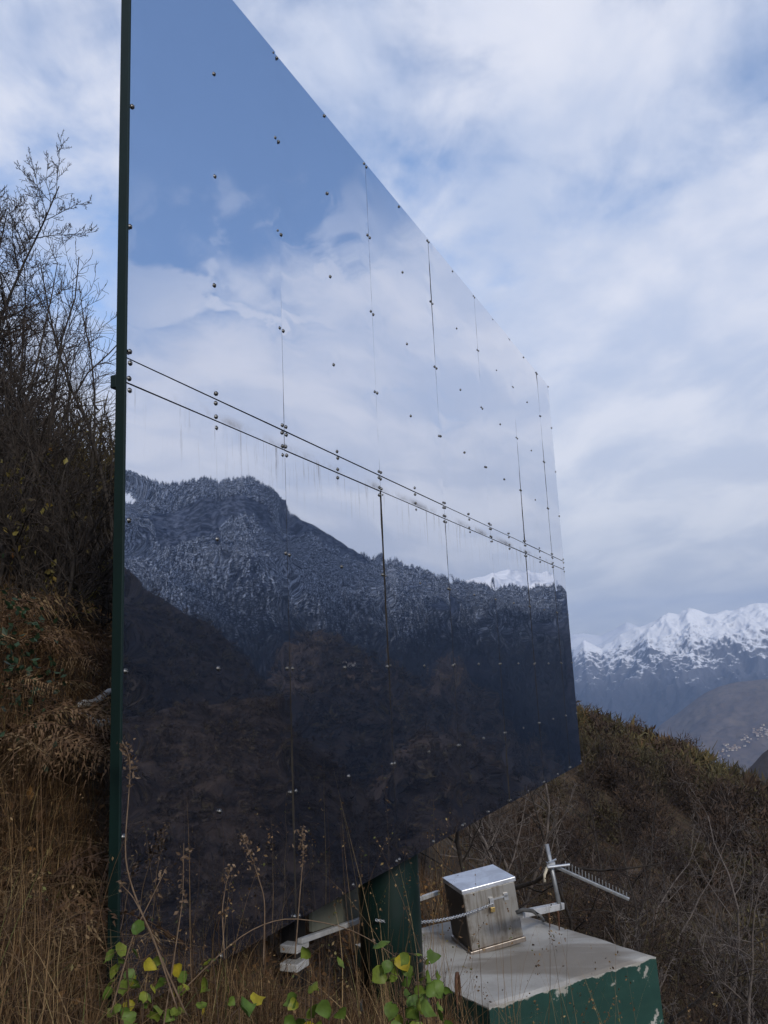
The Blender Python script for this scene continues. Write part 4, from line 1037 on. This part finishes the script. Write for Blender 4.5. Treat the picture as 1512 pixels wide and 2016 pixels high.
def sapling(base_px, tops, r, label, leaf_s, seed, nl=14, yellow=.2):
    g = np.random.default_rng(seed)
    pts_top = [at(px, py, r + g.normal() * .06) for px, py in tops]
    b = at(base_px[0], base_px[1], r); b[2] = gz(b[0], b[1])
    o = empty('leafy_sapling', tuple(b)); tag(o, label, 'sapling', 'green and yellow saplings in the foreground')
    st = MB(); lf = MB()
    for tp_ in pts_top:
        m1 = b * .4 + tp_ * .6 + np.array([g.normal() * .02, g.normal() * .03, .02])
        tt = np.linspace(0, 1, 12)[:, None]; C = (1 - tt) ** 2 * b + 2 * tt * (1 - tt) * m1 + tt ** 2 * tp_
        st.tube(C - b, np.linspace(.0035, .0012, 12), 5, caps=False)
        for q in range(nl):
            f = 1 - (q / nl) ** 1.1 * .62; k = f * 11; i0 = min(int(k), 10); p = C[i0] + (C[i0 + 1] - C[i0]) * (k - i0)
            a = g.random() * 6.28; ax = np.array([math.cos(a), math.sin(a), g.uniform(-.1, .6)]); ax /= np.linalg.norm(ax)
            pe = p + ax * g.uniform(.02, .05); st.tube([p - b, pe - b], [.0012, .0008], 3, caps=False)
            d = ax * .6 + np.array([0, 0, -g.uniform(.3, 1.0)]); d /= np.linalg.norm(d)
            nr_ = -ray(tops[0][0], tops[0][1]) * .7 + g.normal(size=3) * .5; nr_ -= d * (nr_ @ d); nr_ /= np.linalg.norm(nr_)
            ti = np.clip(g.uniform(0, .72) + (.35 if g.random() < yellow else 0), 0, 1)
            heart_leaf(lf, pe - b, d, nr_, leaf_s * g.uniform(.6, 1.15), ti)
    st.build('stem', M_STEM, o, True); lf.build('leaves', M_LG, o, True)
sapling((790, 2100), [(772, 1862), (778, 1890), (800, 1905)], 2.6, 'tallest green leafy sapling in front of the column', .052, 5, 18, .12)
sapling((845, 2100), [(835, 1890), (850, 1925), (820, 1880)], 2.6, 'yellow-green sapling just right of the tallest green one', .048, 6, 17, .45)
sapling((640, 2120), [(612, 1960), (650, 1985), (600, 1945)], 2.5, 'low green sapling at the bottom edge left of the middle', .055, 7, 11, .15)
sapling((655, 2080), [(650, 1885), (628, 1878)], 2.7, 'thin sapling with a single yellow leaf below the black post', .055, 8, 2, 1.0)
sapling((250, 2080), [(240, 1835), (247, 1870), (250, 1895)], 2.75, 'green sapling beside the foot of the green mirror edge', .042, 9, 7, .2)
sapling((335, 2080), [(345, 1880), (350, 1910)], 2.8, 'yellow-green sapling in front of the lower left mirror', .038, 10, 6, .6)
sapling((285, 2080), [(285, 1935), (300, 1955), (275, 1945)], 2.7, 'low yellowish sapling near the bottom left of the mirror', .04, 11, 6, .5)
sapling((430, 2080), [(420, 1900), (385, 1945)], 2.85, 'sparse sapling with pale green leaves before the mirror', .045, 12, 4, .4)
sapling((470, 2120), [(470, 1990), (455, 2000)], 2.4, 'small bright green sapling at the very bottom edge', .05, 13, 5, .1)

# tall seed stalks, each one its own
M_STALK = tinted('weed_stalk', [(0, (.07, .045, .03)), (1, (.20, .14, .09))], .85)
def stalk(pix, r, label, seeds=60, thick=.0028):
    g = np.random.default_rng(int(pix[0][0])); C0 = np.array([at(px, py, r + .02 * i) for i, (px, py) in enumerate(pix)])
    C0[0] = C0[0] + (C0[0] - C0[1]) * .6
    t = np.linspace(0, len(C0) - 1, 24); C = np.stack([np.interp(t, np.arange(len(C0)), C0[:, q]) for q in range(3)], -1)
    for _ in range(3): C[1:-1] = (C[:-2] + 2 * C[1:-1] + C[2:]) / 4
    b = C[0].copy(); o = empty('seed_stalk', tuple(b)); tag(o, label, 'weed stalk', 'tall dead weed stalks before the mirror')
    mb = MB(); mb.tube(C - b, np.linspace(thick, .0009, 24), 5, tint=.6); mb.build('stem', M_STALK, o, True)
    mb = MB(); P = []
    for _ in range(seeds):
        f = 14 + g.random() * 8.9; i = int(f); P.append(C[i] + (C[i + 1] - C[i]) * (f - i) - b + g.normal(size=3) * .009)
    leaves(mb, np.array(P), .016, g, .1); mb.build('seed_heads', M_STALK, o)
stalk([(330, 1915), (270, 1780), (243, 1690), (255, 1550), (257, 1490), (240, 1458)], 2.7, 'tallest curved seed stalk rising beside the green mirror edge', 90, .0032)
stalk([(330, 1930), (300, 1840), (262, 1765), (232, 1735)], 2.65, 'bent bare stalk crossing the tallest one near the mirror edge', 12, .0030)
stalk([(235, 1935), (262, 1840), (300, 1765), (328, 1707)], 2.65, 'straight thin stalk leaning right before the lower mirror', 20)
stalk([(325, 2000), (345, 1870), (360, 1770), (362, 1660)], 2.7, 'orange-brown stalk with a feathery tip in the lower left mirror', 45)
stalk([(520, 1850), (522, 1770), (500, 1700), (475, 1640)], 3.2, 'branched brown stalk standing left of the black post', 60)
stalk([(440, 1850), (437, 1790), (445, 1740), (455, 1705)], 3.1, 'short reddish stalk in the middle of the lower mirror', 40)
stalk([(585, 1830), (592, 1740), (597, 1690), (595, 1630)], 3.3, 'upright reddish stalk just above the black post', 60)
stalk([(380, 1930), (470, 1840), (560, 1803), (690, 1825), (800, 1895), (830, 1960)], 2.9, 'long arching dead stem bowing over in front of the post', 10, .0022)

# ------------------------------------------------------------------ haze
HAZE = 4.6e-5
m = bpy.data.materials.new('haze_air'); m.use_nodes = True; nt = m.node_tree; nt.nodes.clear()
out = nt.nodes.new('ShaderNodeOutputMaterial'); pv = nt.nodes.new('ShaderNodeVolumePrincipled')
pv.inputs['Color'].default_value = (.46, .64, 1, 1); pv.inputs['Density'].default_value = HAZE; pv.inputs['Anisotropy'].default_value = .2
L(nt, pv.outputs[0], out.inputs['Volume'])
tag(MB().box((0, 0, 520), (64000, 64000, 3560)).build('haze', m), kind='stuff')
